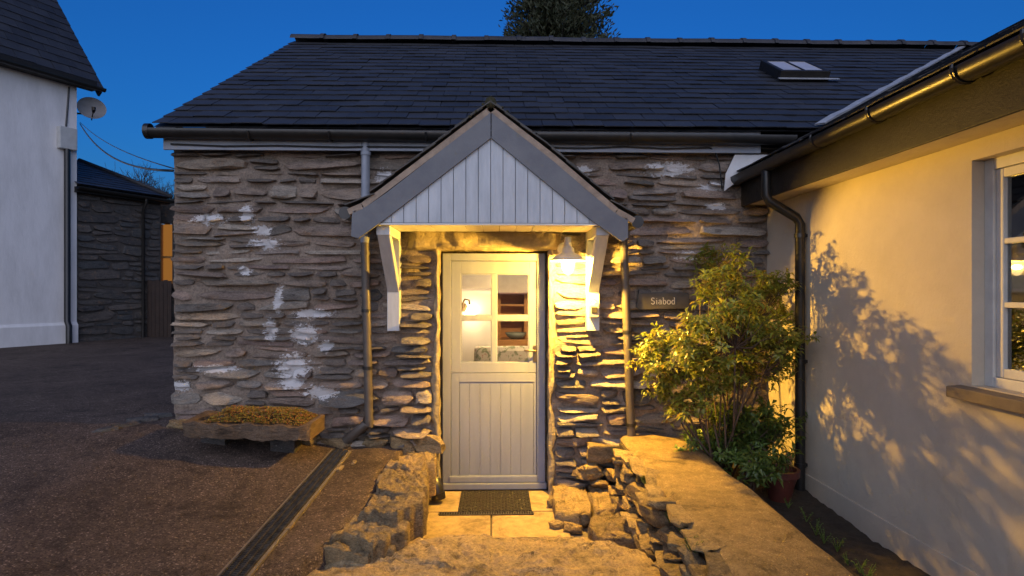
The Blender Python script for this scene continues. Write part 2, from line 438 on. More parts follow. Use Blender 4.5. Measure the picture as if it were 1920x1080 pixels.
def tag(o, label, cat, group=None, kind=None):
    o['label'] = label; o['category'] = cat
    if group: o['group'] = group
    if kind: o['kind'] = kind
    return o
def structure(o): o['kind'] = 'structure'; return o
def place(me, name, parent, mtx):
    o = bpy.data.objects.new(name, me); COL.objects.link(o); o.parent = parent
    o.matrix_local = Matrix.Translation(-parent_loc(parent)) @ mtx
    return o
def rect_y(px0, py0, px1, py1, y0, y1):
    a = at_y(px0, py0, y0); b = at_y(px1, py1, y0)
    return (a.x, y0, a.z), (b.x, y1, b.z)

def rubble_mesh(w_, h_, d_, n=20):
    """one wall stone: angular outline in XZ, split face proud towards -Y"""
    ph = random.uniform(0, 50); sx = random.uniform(2.4, 5.0)
    nc = random.randint(6, 9); a0 = random.uniform(0, 6.28)
    wl, wr = random.uniform(0.45, 1.0), random.uniform(0.45, 1.0)     # height left and right
    corners = []
    for i in range(nc):
        a = a0 + 2 * math.pi * (i + random.uniform(-0.28, 0.28)) / nc
        ca, sa = math.cos(a), math.sin(a)
        x = math.copysign(abs(ca) ** (2 / sx), ca); z = math.copysign(abs(sa) ** (2 / sx), sa)
        z *= wl + (wr - wl) * (x + 1) / 2 if random.random() < 0.8 else 1
        corners.append((x, z))
    ex = max(abs(x) for x, z in corners); ez = max(abs(z) for x, z in corners)
    corners = [(x / ex, z / ez) for x, z in corners]
    per = [math.hypot((corners[(i + 1) % nc][0] - corners[i][0]) * w_, (corners[(i + 1) % nc][1] - corners[i][1]) * h_) for i in range(nc)]
    tot = sum(per); ring = []; i = 0; acc = 0.0
    for k in range(n):
        t = tot * k / n
        while t > acc + per[i] and i < nc - 1: acc += per[i]; i += 1
        u = (t - acc) / max(per[i], 1e-6); A_, B_ = corners[i], corners[(i + 1) % nc]
        ring.append((A_[0] + (B_[0] - A_[0]) * u, A_[1] + (B_[1] - A_[1]) * u))
    tl = random.uniform(-0.45, 0.45); tz = random.uniform(-0.9, 0.0)
    cuts = [(random.uniform(0, 6.28), random.uniform(0.35, 0.8), random.uniform(0.3, 1.3)) for _ in range(3)]     # split facets
    def face(X, Z):
        f = 1 + tl * X / w_ * 2 + tz * Z / h_ * 2 + 0.22 * N((X * 9, Z * 22, 0.3), 1.0, ph)
        for (a_, o_, k_) in cuts:
            t_ = X / w_ * 2 * math.cos(a_) + Z / h_ * 2 * math.sin(a_) - o_
            if t_ > 0: f -= k_ * t_
        return f
    vs = []; fs = []
    rings = ((1.02, None), (1.0, 0.6), (0.95, 0.97), (0.66, 1.0), (0.34, 1.02))
    for k, (r, dy) in enumerate(rings):
        for (x, z) in ring:
            X = x * r * w_ / 2 + 0.005 * N((x * 3, z * 3, k), 1.0, ph); Z = z * r * h_ / 2 + 0.0035 * N((x * 5, z * 3, k + 5), 1.0, ph + 3)
            vs.append((X, 0.045 if dy is None else -dy * d_ * max(face(X, Z), 0.12), Z))
    for k in range(len(rings) - 1):
        for i in range(n):
            j = (i + 1) % n
            fs.append((k*n+i, k*n+j, (k+1)*n+j, (k+1)*n+i))
    vs.append((0, -d_ * face(0, 0), 0)); c = len(vs) - 1; k = len(rings) - 1
    for i in range(n): fs.append((k*n+i, k*n+(i+1)%n, c))
    return vs, fs
def mesh_of(vs, fs, mat, name, smooth=True):
    me = bpy.data.meshes.new(name); me.from_pydata(vs, [], fs)
    me.materials.append(M[mat])
    if smooth: me.polygons.foreach_set('use_smooth', [True] * len(me.polygons)); me.set_sharp_from_angle(angle=R(24))
    me.validate(); return me
def rock_mesh(name, mat, seed, sub=2, rough=0.28, flat=0.75):
    """quarried stone: a skewed box with knocked-off corners and split faces"""
    rnd = random.Random(seed)
    bm = bmesh.new(); bmesh.ops.create_cube(bm, size=2.0)
    bmesh.ops.subdivide_edges(bm, edges=bm.edges[:], cuts=3 if sub < 3 else 6, use_grid_fill=True)
    cor = {(i, j, k): Vector((i * rnd.uniform(0.55, 1.0), j * rnd.uniform(0.6, 1.0), k * rnd.uniform(0.6, 1.0))) for i in (-1, 1) for j in (-1, 1) for k in (-1, 1)}
    planes = [(Vector((rnd.choice((-1, 1)) * rnd.uniform(0.3, 1), rnd.choice((-1, 1)) * rnd.uniform(0.3, 1), rnd.choice((-1, 1)) * rnd.uniform(0.3, 1))).normalized(), rnd.uniform(0.6, 0.9)) for _ in range(7)]
    for v in bm.verts:
        x, y, z = ((c + 1) / 2 for c in v.co); p = Vector((0, 0, 0))
        for (i, j, k), c in cor.items(): p += c * ((x if i > 0 else 1 - x) * (y if j > 0 else 1 - y) * (z if k > 0 else 1 - z))
        for nv, dd in planes:
            t = p.dot(nv)
            if t > dd: p -= nv * (t - dd) * 0.9
        q = Vector((p.x, p.y, p.z * 2.2))
        p += p.normalized() * (0.16 * N(q, 1.5, seed * 3.1) + 0.10 * N(q, 4.0, seed))
        v.co = p
    me = bpy.data.meshes.new(name); bm.to_mesh(me); bm.free()
    me.materials.append(M[mat])
    me.polygons.foreach_set('use_smooth', [True] * len(me.polygons)); me.set_sharp_from_angle(angle=R(28))
    return me
def xf(loc, rot=(0, 0, 0), s=(1, 1, 1)):
    from mathutils import Euler
    return Matrix.Translation(Vector(loc)) @ Euler(rot).to_matrix().to_4x4() @ Matrix.Diagonal((*s, 1))

def lay_rubble(parent, mat, x0, x1, z0, z1, holes, frame, hmin=0.075, hmax=0.16, wmin=0.16, wmax=0.55, dmin=0.03, dmax=0.075, name='stone', cap=300, deep=None):
    """courses of rubble; frame(x, z) -> Matrix placing a stone on the wall; holes = rectangles left free"""
    specs = []
    z = z0
    while z < z1 - 0.02:
        h = random.uniform(hmin, hmax)
        if random.random() < 0.12: h *= 1.25
        if z + h > z1: h = z1 - z
        spans = [(x0 + random.uniform(-0.03, 0.02), x1 - random.uniform(-0.02, 0.03))]
        for (a, b, c, d) in holes:
            if z + h * 0.75 > c and z + h * 0.25 < d:
                ns = []
                for (s, e) in spans:
                    if b <= s or a >= e: ns.append((s, e))
                    else:
                        if a > s: ns.append((s, a))
                        if b < e: ns.append((b, e))
                spans = ns
        for (s, e) in spans:
            x = s
            while x < e - 0.05:
                w_ = min(wmax, max(wmin, random.lognormvariate(math.log(wmin * 1.9), 0.45)))
                if e - (x + w_) < wmin * 0.7: w_ = e - x
                zz = z + h / 2 + 0.022 * N((x * 0.9, z * 1.3, 0), 1.0, 3) * (1 if z0 + 0.1 < z < z1 - 0.2 else 0.2)
                g = random.uniform(0.008, 0.022)
                if h > hmax * 0.72 and random.random() < 0.45:
                    k = random.uniform(0.35, 0.65)
                    specs.append((x + w_ / 2, zz - h / 2 + h * k / 2, w_ - g, h * k - g * 0.6))
                    specs.append((x + w_ / 2 + random.uniform(-0.04, 0.04), zz + h / 2 - h * (1 - k) / 2, (w_ - g) * random.uniform(0.75, 1), h * (1 - k) - g * 0.6))
                else:
                    specs.append((x + w_ / 2, zz, w_ - g, (h - g) * random.uniform(0.82, 1.12)))
                x += w_
        z += h
    specs.sort(key=lambda s: -s[2] * s[3])
    rest = MB()
    for i, (x, zc, w_, h) in enumerate(specs):
        dk = random.uniform(dmin, dmax)
        if deep: dk = deep(x, zc, dk)
        vs, fs = rubble_mesh(w_, h, dk)
        mt = frame(x, zc) @ Matrix.Rotation(R(random.uniform(-4.5, 4.5)), 4, 'Y')
        if i < cap - 5:
            place(mesh_of(vs, fs, mat, name), name, parent, mt)
        else:
            rest.add([mt @ Vector(v) for v in vs], fs)
    if rest.v:
        o = rest.build('small_stones', mat, parent, smooth=True); o['kind'] = 'stuff'
    return len(specs)

# ================================================================== GROUND
def axis(vals):
    out = []
    for a, b, n in vals:
        out += [a + (b - a) * i / n for i in range(n)]
    return out + [vals[-1][1]]
BANKL = [(-0.02, -0.86), (-0.5, -0.90), (-1.0, -0.93), (-1.5, -1.03), (-1.9, -1.22), (-2.6, -1.25)]
def bank_x(y):
    if y >= BANKL[0][0]: return BANKL[0][1]
    for (y0, x0), (y1, x1) in zip(BANKL, BANKL[1:]):
        if y >= y1: return x0 + (x1 - x0) * (y - y0) / (y1 - y0)
    return BANKL[-1][1]
def terrain():
    xs = axis([(-400, -60, 6), (-60, -15, 10), (-15, -4, 22), (-4, 4, 100), (4, 15, 11), (15, 60, 8), (60, 400, 6)])
    ys = axis([(-400, -60, 6), (-60, -15, 8), (-15, -4, 22), (-4, 1, 70), (1, 15, 28), (15, 60, 10), (60, 400, 6)])
    vs = []; fs = []
    for y in ys:
        for x in xs:
            z = ground_z(max(x, -60), y) + 0.012 * N((x, y, 0), 1.3)
            if x < -9: z += 0.02 * (min(-x, 60) - 9)
            if y > 16: z += 0.05 * (min(y, 120) - 16)
            if x > bank_x(y) + 0.1 and -2.9 < y < 40 and x < 30: z = -0.30
            elif x > -0.9 and y <= -2.9: z = min(z, 0.12)
            if x > -2.75 and 0.1 < y < 8: z = -0.30
            vs.append((x, y, z))
    nx = len(xs)
    for j in range(len(ys) - 1):
        for i in range(nx - 1):
            a = j * nx + i; fs.append((a, a + 1, a + nx + 1, a + nx))
    b = MB(); b.add(vs, fs)
    o = structure(b.build('ground', 'asphalt', smooth='all')); return o
ground = terrain()

# ================================================================== STONE COTTAGE
WL = at_y(327, 600, 0).x; WR = 2.41
WT = 2.98
DY = 0.17                         # plane of the door frame face
dl = at_y(829, 700, DY).x; dr = at_y(1023, 700, DY).x; dtop = at_y(926, 475, DY).z; dbot = -0.045
cot = thing('stone_cottage', 'rubble stone cottage with slate roof and pale grey half glazed door', 'cottage', (0, 0, 0))
# mortar wall, a displaced sheet with the door opening
def mortar_wall():
    b = MB()
    ol, orr, ot = dl - 0.012, dr + 0.012, dtop + 0.02
    xs = sorted(set([WL + (ol - WL) * i / 60 for i in range(61)] + [ol + (orr - ol) * i / 24 for i in range(25)] + [orr + (WR - orr) * i / 50 for i in range(51)]))
    zs = sorted(set([-0.3 + (ot + 0.3) * i / 80 for i in range(81)] + [ot + (WT - ot) * i / 26 for i in range(27)]))
    def P(x, z, y=None):
        e = 0.0
        if y is None:
            y = -0.006 + 0.012 * max(0.0, min(1.0, 1.5 - abs(x + 0.05))) + 0.026 * N((x, 0, z * 1.6), 4.5) + 0.02 * N((x, 0, z * 1.8), 13, 5)
            near = max(ol - x, x - orr, z - ot)
            if x < ol + 0.01 or x > orr - 0.01 or z > ot - 0.01:
                if near < 0.03: y += 0.012
        return (x, y, z)
    idx = {}
    def vid(x, z):
        k = (round(x, 5), round(z, 5))
        if k not in idx:
            idx[k] = len(b.v); b.v.append(P(x, z))
        return idx[k]
    for i in range(len(xs) - 1):
        for j in range(len(zs) - 1):
            cx = (xs[i] + xs[i+1]) / 2; cz = (zs[j] + zs[j+1]) / 2
            if ol < cx < orr and cz < ot: continue
            b.f.append((vid(xs[i], zs[j]), vid(xs[i+1], zs[j]), vid(xs[i+1], zs[j+1]), vid(xs[i], zs[j+1])))
    # body of the wall behind (left end, back, gables) as boxes
    T = 0.5; BK = 6.76
    o = b.build('wall', 'mortar', cot, smooth=60)
    c = MB()
    c.box((WL, 0.035, -0.3), (ol - 0.03, T, WT)); c.box((orr + 0.03, 0.035, -0.3), (WR + 0.2, T, WT)); c.box((ol - 0.03, 0.035, ot + 0.03), (orr + 0.03, T, WT))
    c.box((WL, T, -0.3), (WL + T, BK, WT)); c.box((WL + T, BK - T, -0.3), (WR + 5, BK, WT))
    c.prism([(WL, 0.035, WT + 0.002), (WL, BK, WT + 0.002), (WL, BK / 2, 5.08)], (T, 0, 0))
    c.box((ol - 0.029, DY + 0.095, -0.29), (dl + 0.02, T - 0.002, ot + 0.029)); c.box((dr - 0.02, DY + 0.095, -0.29), (orr + 0.029, T - 0.002, ot + 0.029)); c.box((dl + 0.021, DY + 0.095, dtop - 0.02), (dr - 0.021, T - 0.002, ot + 0.029))
    c.build('wall_core', 'mortar', cot)
    # lime mortar reveal round the door
    r = MB()
    def strip(p0, p1, n, nrm):
        p0 = Vector(p0); p1 = Vector(p1); vs = []; fs = []
        m = 6
        for i in range(n + 1):
            for j in range(m + 1):
                q = p0.lerp(p1, i / n); q = q + Vector((0, (0.28) * j / m - 0.02, 0))
                d = 0.014 * N(q, 9, 2) + 0.012 * N(q, 25, 4)
                if j == 0: d += -0.012
                vs.append(q + Vector(nrm) * d)
        for i in range(n):
            for j in range(m): a = i * (m + 1) + j; fs.append((a, a + 1, a + m + 2, a + m + 1))
        r.add(vs, fs)
    strip((ol - 0.006, 0, -0.3), (ol - 0.006, 0, ot + 0.01), 60, (1, 0, 0))
    strip((orr + 0.006, 0, -0.3), (orr + 0.006, 0, ot + 0.01), 60, (-1, 0, 0))
    strip((ol - 0.03, 0, ot + 0.006), (orr + 0.03, 0, ot + 0.006), 30, (0, 0, -1))
    # irregular pointing standing a little proud round the opening
    def pointing(path, wd):
        vs = []; fs = []
        n = 70
        for i in range(n + 1):
            t = i / n * (len(path) - 1); k = min(int(t), len(path) - 2); q = Vector(path[k]).lerp(Vector(path[k + 1]), t - k)
            nrm = Vector(wd[k])
            for j in range(5):
                u = j / 4
                ww = 0.045 + 0.05 * N(q, 7, 9)
                p = q + nrm * (u * ww) + Vector((0, -0.02 * math.sin(math.pi * min(u * 0.9 + 0.1, 1)) - 0.012 + 0.018 * N(q + nrm * u * 0.1, 22, 1), 0))
                vs.append(p)
        for i in range(n):
            for j in range(4): a = i * 5 + j; fs.append((a, a + 1, a + 6, a + 5))
        r.add(vs, fs)
    pointing([(ol, 0.0, -0.1), (ol, 0.0, ot)], [(-1, 0, 0)])
    pointing([(orr, 0.0, -0.1), (orr, 0.0, ot)], [(1, 0, 0)])
    r.build('door_reveal', 'lime_mortar', cot, smooth='all')
    return o
wall = mortar_wall()
lin0 = at_y(765, 470, 0); lin1 = at_y(1052, 432, 0)
def wframe(x, z): return Matrix.Translation((x, 0.0, z))
nst = lay_rubble(wall, 'rubble', WL - 0.01, WR, 0.02, WT - 0.01,
    [(dl - 0.065, dr + 0.06, -1, dtop + 0.02), (lin0.x, lin1.x, dtop - 0.03, lin1.z + 0.02)], wframe, hmin=0.042, hmax=0.13, wmin=0.17, wmax=0.72, dmin=0.014, dmax=0.058,
    deep=lambda x, z, d: 0.02 if (abs(abs(x + 0.03) - 0.88) < 0.2 and z > 1.3) else d + 0.045 * max(0.0, min(1.0, 1.6 - abs(x + 0.05))))
# long rough lintel over the door
def lintel():
    b = MB(); vs = []; fs = []
    nx, nz = 60, 12
    for i in range(nx + 1):
        for j in range(nz + 1):
            x = lin0.x + (lin1.x - lin0.x) * i / nx; z = dtop + 0.012 + (lin1.z - dtop) * j / nz
            e = min(i, nx - i, 3) / 3 * min(j, nz - j, 2) / 2
            y = -0.02 - 0.055 * e * (1 + 0.5 * N((x, 0, z), 5, 2)) + 0.02 * N((x, 0, z), 14, 8) * e + 0.03 * (1 - e)
            vs.append((x, y, z + 0.012 * N((x, z, 0), 5, 3)))
    for i in range(nx):
        for j in range(nz): a = i * (nz + 1) + j; fs.append((a, a + nz + 1, a + nz + 2, a + 1))
    b.add(vs, fs); b.build('lintel', 'lime_mortar', wall, smooth='all')
lintel()
# quoin stones at the left corner going round the end wall
def qframe(y, z): return Matrix.Translation((WL, y, z)) @ Matrix.Rotation(R(-90), 4, 'Z')

# ---- roof
EY, EZ = -0.19, 3.155
RY, RZ = 3.38, 5.30
RXL = at_y(285, 240, EY).x; RXR = 9.2
sl = Vector((0, RY - EY, RZ - EZ)); SL = sl.length; su = sl / SL; sn = Vector((0, -su.z, su.y))
# wing roof plane
GX, GZ = 2.105, 2.80; WT_ = 0.53
def valley_x(s):           # x of the valley at slope distance s on the cottage roof
    z = EZ + su.z * s
    return GX + (z - GZ) / WT_
b = MB()
b.add([(RXL, EY + 0.02, EZ - 0.03), (valley_x(0), EY + 0.02, EZ - 0.03), (valley_x(SL) , RY, RZ - 0.03), (RXL, RY, RZ - 0.03),
       (RXL, 2 * RY - EY, EZ - 0.03), (RXR, 2 * RY - EY, EZ - 0.03), (RXR, RY, RZ - 0.03)], [(0, 1, 2, 3), (3, 2, 6, 5, 4)])
roof = b.build('roof', 'slate', cot)
SW, EXPO, TH = 0.262, 0.205, 0.007
def slate_mesh(w_, l_, t_, seed):
    rnd = random.Random(seed)
    e = [rnd.uniform(-0.006, 0.006) for _ in range(4)]
    g = w_ / 2 - 0.0025
    vs = [(-g, e[0], 0), (-g * 0.3, e[1], 0), (g * 0.4, e[2], 0), (g, e[3], 0), (g, l_, 0), (-g, l_, 0)]
    vs = vs + [(x, y, t_) for (x, y, z) in vs]
    fs = [(5, 4, 3, 2, 1, 0), (6, 7, 8, 9, 10, 11)] + [(i, (i + 1) % 6, (i + 1) % 6 + 6, i + 6) for i in range(6)]
    return vs, fs
def lay_slates(parent, org, ux, uy, nrm, rows, w_, expo, xr, mat, cap, seed=0, skip=None, vary=1.0, lift=0.018, th=TH):
    """xr(s)->(x0,x1) run of a course; slates overlap, tails proud"""
    ux, uy, nrm = Vector(ux).normalized(), Vector(uy).normalized(), Vector(nrm).normalized()
    var = [slate_mesh(w_, expo * 1.55, th, seed + k) for k in range(6)]
    meshes = [mesh_of(v, f, mat, 'slate', smooth=False) for v, f in var]
    rest = MB(); cnt = 0
    tilt = math.atan2(lift, expo * 1.55)
    base = Matrix((ux, uy, nrm)).transposed().to_4x4()
    rnd = random.Random(seed + 99)
    for r in range(rows):
        s = r * expo
        x0, x1 = xr(s)
        x = x0 + (0 if r % 2 else -w_ / 2)
        while x < x1:
            cx = x + w_ / 2
            lo, hi = max(x, x0), min(x + w_, x1)
            x += w_
            if hi - lo < 0.03: continue
            if skip and skip(cx, s): continue
            p = Vector(org) + ux * ((lo + hi) / 2) + uy * (s + rnd.gauss(0, 0.0045) * vary - (0.025 if rnd.random() < 0.02 else 0)) + nrm * (lift * 1.02 + rnd.uniform(0, 0.006) * vary)
            mt = Matrix.Translation(p) @ base @ Matrix.Rotation(-tilt * rnd.uniform(0.92, 1.1), 4, 'X') @ Matrix.Rotation((rnd.gauss(0, 0.009) + (rnd.uniform(-0.05, 0.05) if rnd.random() < 0.03 else 0)) * vary, 4, 'Z') @ Matrix.Diagonal(((hi - lo) / w_, 1, 1, 1))
            k = rnd.randrange(6)
            if cnt < cap: place(meshes[k], 'slate', parent, mt); cnt += 1
            else: rest.add([mt @ Vector(v) for v in var[k][0]], var[k][1])
    if rest.v:
        o = rest.build('upper_slates', mat, parent); o['kind'] = 'stuff'
sky_c = at_y(1490, 135, 2.2)
def roof_pt(px, py):
    d = ray(px, py); p0 = Vector((0, EY, EZ)); t = (p0 - CAM).dot(sn) / d.dot(sn); return CAM + d * t
lay_slates(roof, (0, EY, EZ - 0.025), (1, 0, 0), su, sn, int(SL / EXPO), SW, EXPO, lambda s: (RXL, valley_x(s) + 0.1), 'slate', 298, 5)
# ridge tiles
tl = 0.46
def ridge_tile():
    m = MB(); n = 9
    pr = []
    for i in range(n):
        a = math.pi * (0.06 + 0.88 * i / (n - 1)); pr.append((math.cos(a) * 0.15, math.sin(a) * 0.125 - 0.045))
    vs = []; 
    xs = [(-tl / 2, 1.0), (tl / 2 - 0.05, 1.0), (tl / 2 - 0.045, 1.16), (tl / 2 + 0.012, 1.16)]
    for (x, k) in xs:
        for (y, z) in pr: vs.append((x, y * k, z * k))
    fs = []
    for i in range(3):
        for j in range(n - 1): a = i * n + j; fs.append((a, a + 1, a + n + 1, a + n))
    m.add(vs, fs); return m
rt_me = mesh_of(ridge_tile().v, ridge_tile().f, 'ridge_clay', 'ridge_tile')
x = RXL + tl / 2
while x < 8.4:
    place(rt_me, 'ridge_tile', roof, xf((x, RY, RZ + 0.0 + random.uniform(-0.006, 0.006)), (0, R(random.uniform(-0.6, 0.6)), R(random.uniform(-0.6, 0.6))))); x += tl
# verge: mortar bedding at the left end
v = MB(); v.prism([(RXL + 0.02, EY + 0.02, EZ - 0.075), (RXL + 0.02, RY, RZ - 0.075), (RXL + 0.02, RY, RZ - 0.032), (RXL + 0.02, EY + 0.02, EZ - 0.032)], (0.16, 0, 0))
v.build('verge', 'ridge_clay', roof)
# lead valley
v = MB(); vs = []; n = 16
for i in range(n + 1):
    s = SL * i / n; xx = valley_x(s); p = Vector((xx, EY, EZ)) + su * s + sn * 0.03
    st = 0.03 if i % 3 else 0.045
    vs += [p + Vector((-0.04, 0, 0)), p + Vector((0.05, 0, 0.012)), p + Vector((-0.04, 0, -0.012)), p + Vector((0.05, 0, 0.0))]
    vs[-4] += sn * (0.012 if i % 2 else 0.0); vs[-3] += sn * (0.012 if i % 2 else 0)
fs = []
for i in range(n):
    a = i * 4; fs += [(a, a + 1, a + 5, a + 4), (a + 2, a + 6, a + 7, a + 3), (a, a + 4, a + 6, a + 2), (a + 1, a + 3, a + 7, a + 5)]
v.add(vs, fs); v.build('valley_flashing', 'lead', roof, smooth=30)
# skylight
q = [roof_pt(*p) for p in ((1452, 155), (1548, 153), (1500, 117), (1432, 117))]
c0 = roof_pt(1507, 152); wsk = 0.56; hsk = 0.62
skl = MB()
def sp(x, y, z): return c0 + Vector((x, 0, 0)) + su * y + sn * z
def sbox(m, x0, x1, y0, y1, z0, z1):
    m.hexa([sp(x0, y0, z0), sp(x1, y0, z0), sp(x1, y1, z0), sp(x0, y1, z0), sp(x0, y0, z1), sp(x1, y0, z1), sp(x1, y1, z1), sp(x0, y1, z1)])
hw = wsk / 2
sbox(skl, -hw, hw, 0, 0.06, 0.0, 0.11); sbox(skl, -hw, hw, hsk - 0.05, hsk, 0.0, 0.11)
sbox(skl, -hw, -hw + 0.05, 0.06, hsk - 0.05, 0.0, 0.11); sbox(skl, hw - 0.05, hw, 0.06, hsk - 0.05, 0.0, 0.11)
sbox(skl, -0.014, 0.014, 0.06, hsk - 0.05, 0.06, 0.112)
sky_o = skl.build('skylight', 'black_fascia', cot, bevel=0.006)
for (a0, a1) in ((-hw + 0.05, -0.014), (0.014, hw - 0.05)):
    g = MB(); sbox(g, a0, a1, 0.06, hsk - 0.05, 0.098, 0.103); g.build('pane', 'sky_sheen_pane', sky_o)
g = MB(); sbox(g, -hw + 0.03, hw - 0.03, 0.03, hsk - 0.03, 0.07, 0.085); g.build('blind', 'white_render', sky_o)  # white stands in for reflected sky, covered by the opaque panes
g = MB(); sbox(g, -hw - 0.02, hw + 0.1, -0.05, 0.0, 0.03, 0.036); g.build('apron_flashing', 'lead', sky_o)

# ---- fascia, gutter, downpipes of the cottage
FY = -0.13
b = MB(); b.box((RXL + 0.06, FY, 2.945), (2.30, FY + 0.025, 3.135)); b.build('fascia', 'grey_fascia', cot, bevel=0.003)
b = MB(); b.box((RXL + 0.06, FY + 0.027, 2.985), (WR + 0.1, 0.03, 3.0)); b.build('soffit', 'black_fascia', cot)
def half_gutter(p0, p1, r, down=Vector((0, 0, -1)), side=None, wall_t=0.004, n=10):
    """half-round gutter from p0 to p1 (centre line of the rim)"""
    m = MB(); p0 = Vector(p0); p1 = Vector(p1); t = (p1 - p0).normalized(); sd = t.cross(Vector((0, 0, 1))).normalized()
    vs = []; k = []
    prof = []
    for i in range(n + 1):
        a = math.pi * i / n; prof.append((math.cos(a) * r, -math.sin(a) * r))
    prof = [(r, 0.012)] + prof + [(-r, 0.012)]
    inner = [(x * (r - wall_t) / r, y * (r - wall_t) / r if y < 0 else y) for x, y in prof][::-1]
    pr = prof + inner
    for p in (p0, p1):
        for (x, y) in pr: vs.append(p + sd * x + Vector((0, 0, y)))
    q = len(pr)
    fs = [(i, (i + 1) % q, (i + 1) % q + q, i + q) for i in range(q)] + [tuple(range(q)), tuple(range(2 * q - 1, q - 1, -1))]
    m.add(vs, fs); return m
GR = 0.06
gx0 = at_y(276, 240, FY - 0.07).x
g = half_gutter((gx0, FY - 0.066, 3.085), (2.56, FY - 0.066, 3.06), GR)
gut = g.build('gutter', 'black_plastic', cot, smooth=40)
# stop end and brackets
e = MB(); e.tube([(gx0 - 0.012, FY - 0.066, 3.082), (gx0 + 0.03, FY - 0.066, 3.082)], 0.064, 18); e.build('stop_end', 'black_plastic', gut, smooth=40)
for px in (800, 1005, 1180, 470, 620):
    xx = at_y(px, 260, FY - 0.07).x
    e = MB(); vs = []
    for i in range(9):
        a = math.pi * i / 8; vs.append((xx, FY - 0.066 + math.cos(a) * 0.067, 3.075 - math.sin(a) * 0.067))
    e.tube(vs, 0.009, 6); e.build('gutter_bracket', 'black_plastic', gut, smooth=40)
# telephone cable tacked under the gutter
cab = [at_y(px, py, FY - 0.012) for px, py in ((320, 270), (420, 274), (520, 273), (640, 276), (700, 275), (800, 276), (1030, 277), (1100, 278), (1170, 275), (1250, 279), (1330, 277))] + [at_y(1340, 282, -0.11), at_y(1349, 310, -0.1), at_y(1354, 354, -0.1)]
e = MB(); e.tube(cab, 0.007, 6)
tag(e.build('cable', 'black_plastic'), 'thin black cable strung under the cottage gutter and dropping at the corner', 'cable')

def pipe(pts, r, name, mat, parent, clips=(), n=14):
    m = MB(); m.tube(pts, r, n); o = m.build(name, mat, parent, smooth=40)
    for c, mt in clips:
        c = Vector(c); k = MB(); k.tube([c + Vector((0, 0, -0.014)), c + Vector((0, 0, 0.014))], r * 1.18, n)
        k.box((c.x - 0.012, c.y + r, c.z - 0.012), (c.x + 0.012, c.y + r + 0.06, c.z + 0.012))
        k.build('clip', mt, o, smooth=40)
    return o
PY = -0.115
dp = thing('downpipe', 'grey downpipe left of the door, turning towards the slotted drain', 'downpipe', tuple(at_y(694, 790, PY)))
m1 = at_y(686, 262, PY); m2 = at_y(685, 400, PY); m3 = at_y(684, 455, PY); m4 = at_y(692, 790, PY)
pipe([(m1.x, PY - 0.05, m1.z + 0.05), m1, m2, m3], 0.037, 'upper_pipe', 'grey_fascia', dp, [((m1.x, PY, m1.z - 0.12), 'grey_fascia')])
pipe([m3, m4], 0.036, 'lower_pipe', 'brown_pipe', dp, [(m3.lerp(m4, 0.06), 'brown_pipe'), (m3.lerp(m4, 0.38), 'black_plastic'), (m3.lerp(m4, 0.70), 'black_plastic')])
dend = at_g(648, 838)
shoe = Vector((dend.x, dend.y, dend.z + 0.05))
pipe([m4 + Vector((0, 0, 0.02)), m4 + Vector((0, 0, -0.03)), m4.lerp(shoe, 0.12), m4.lerp(shoe, 0.6), shoe], [0.04, 0.041, 0.041, 0.041, 0.041], 'shoe', 'brown_pipe', dp)
pipe([m4.lerp(shoe, 0.78), m4.lerp(shoe, 0.86)], 0.046, 'collar', 'brown_pipe', dp)

# ================================================================== PORCH CANOPY
GYF = -0.66
por = thing('porch_canopy', 'gabled timber porch canopy with grey boards above the cottage door', 'canopy', (at_y(920, 420, 0).x, 0, 2.3))
ap = at_y(920, 196, GYF); cxp = ap.x
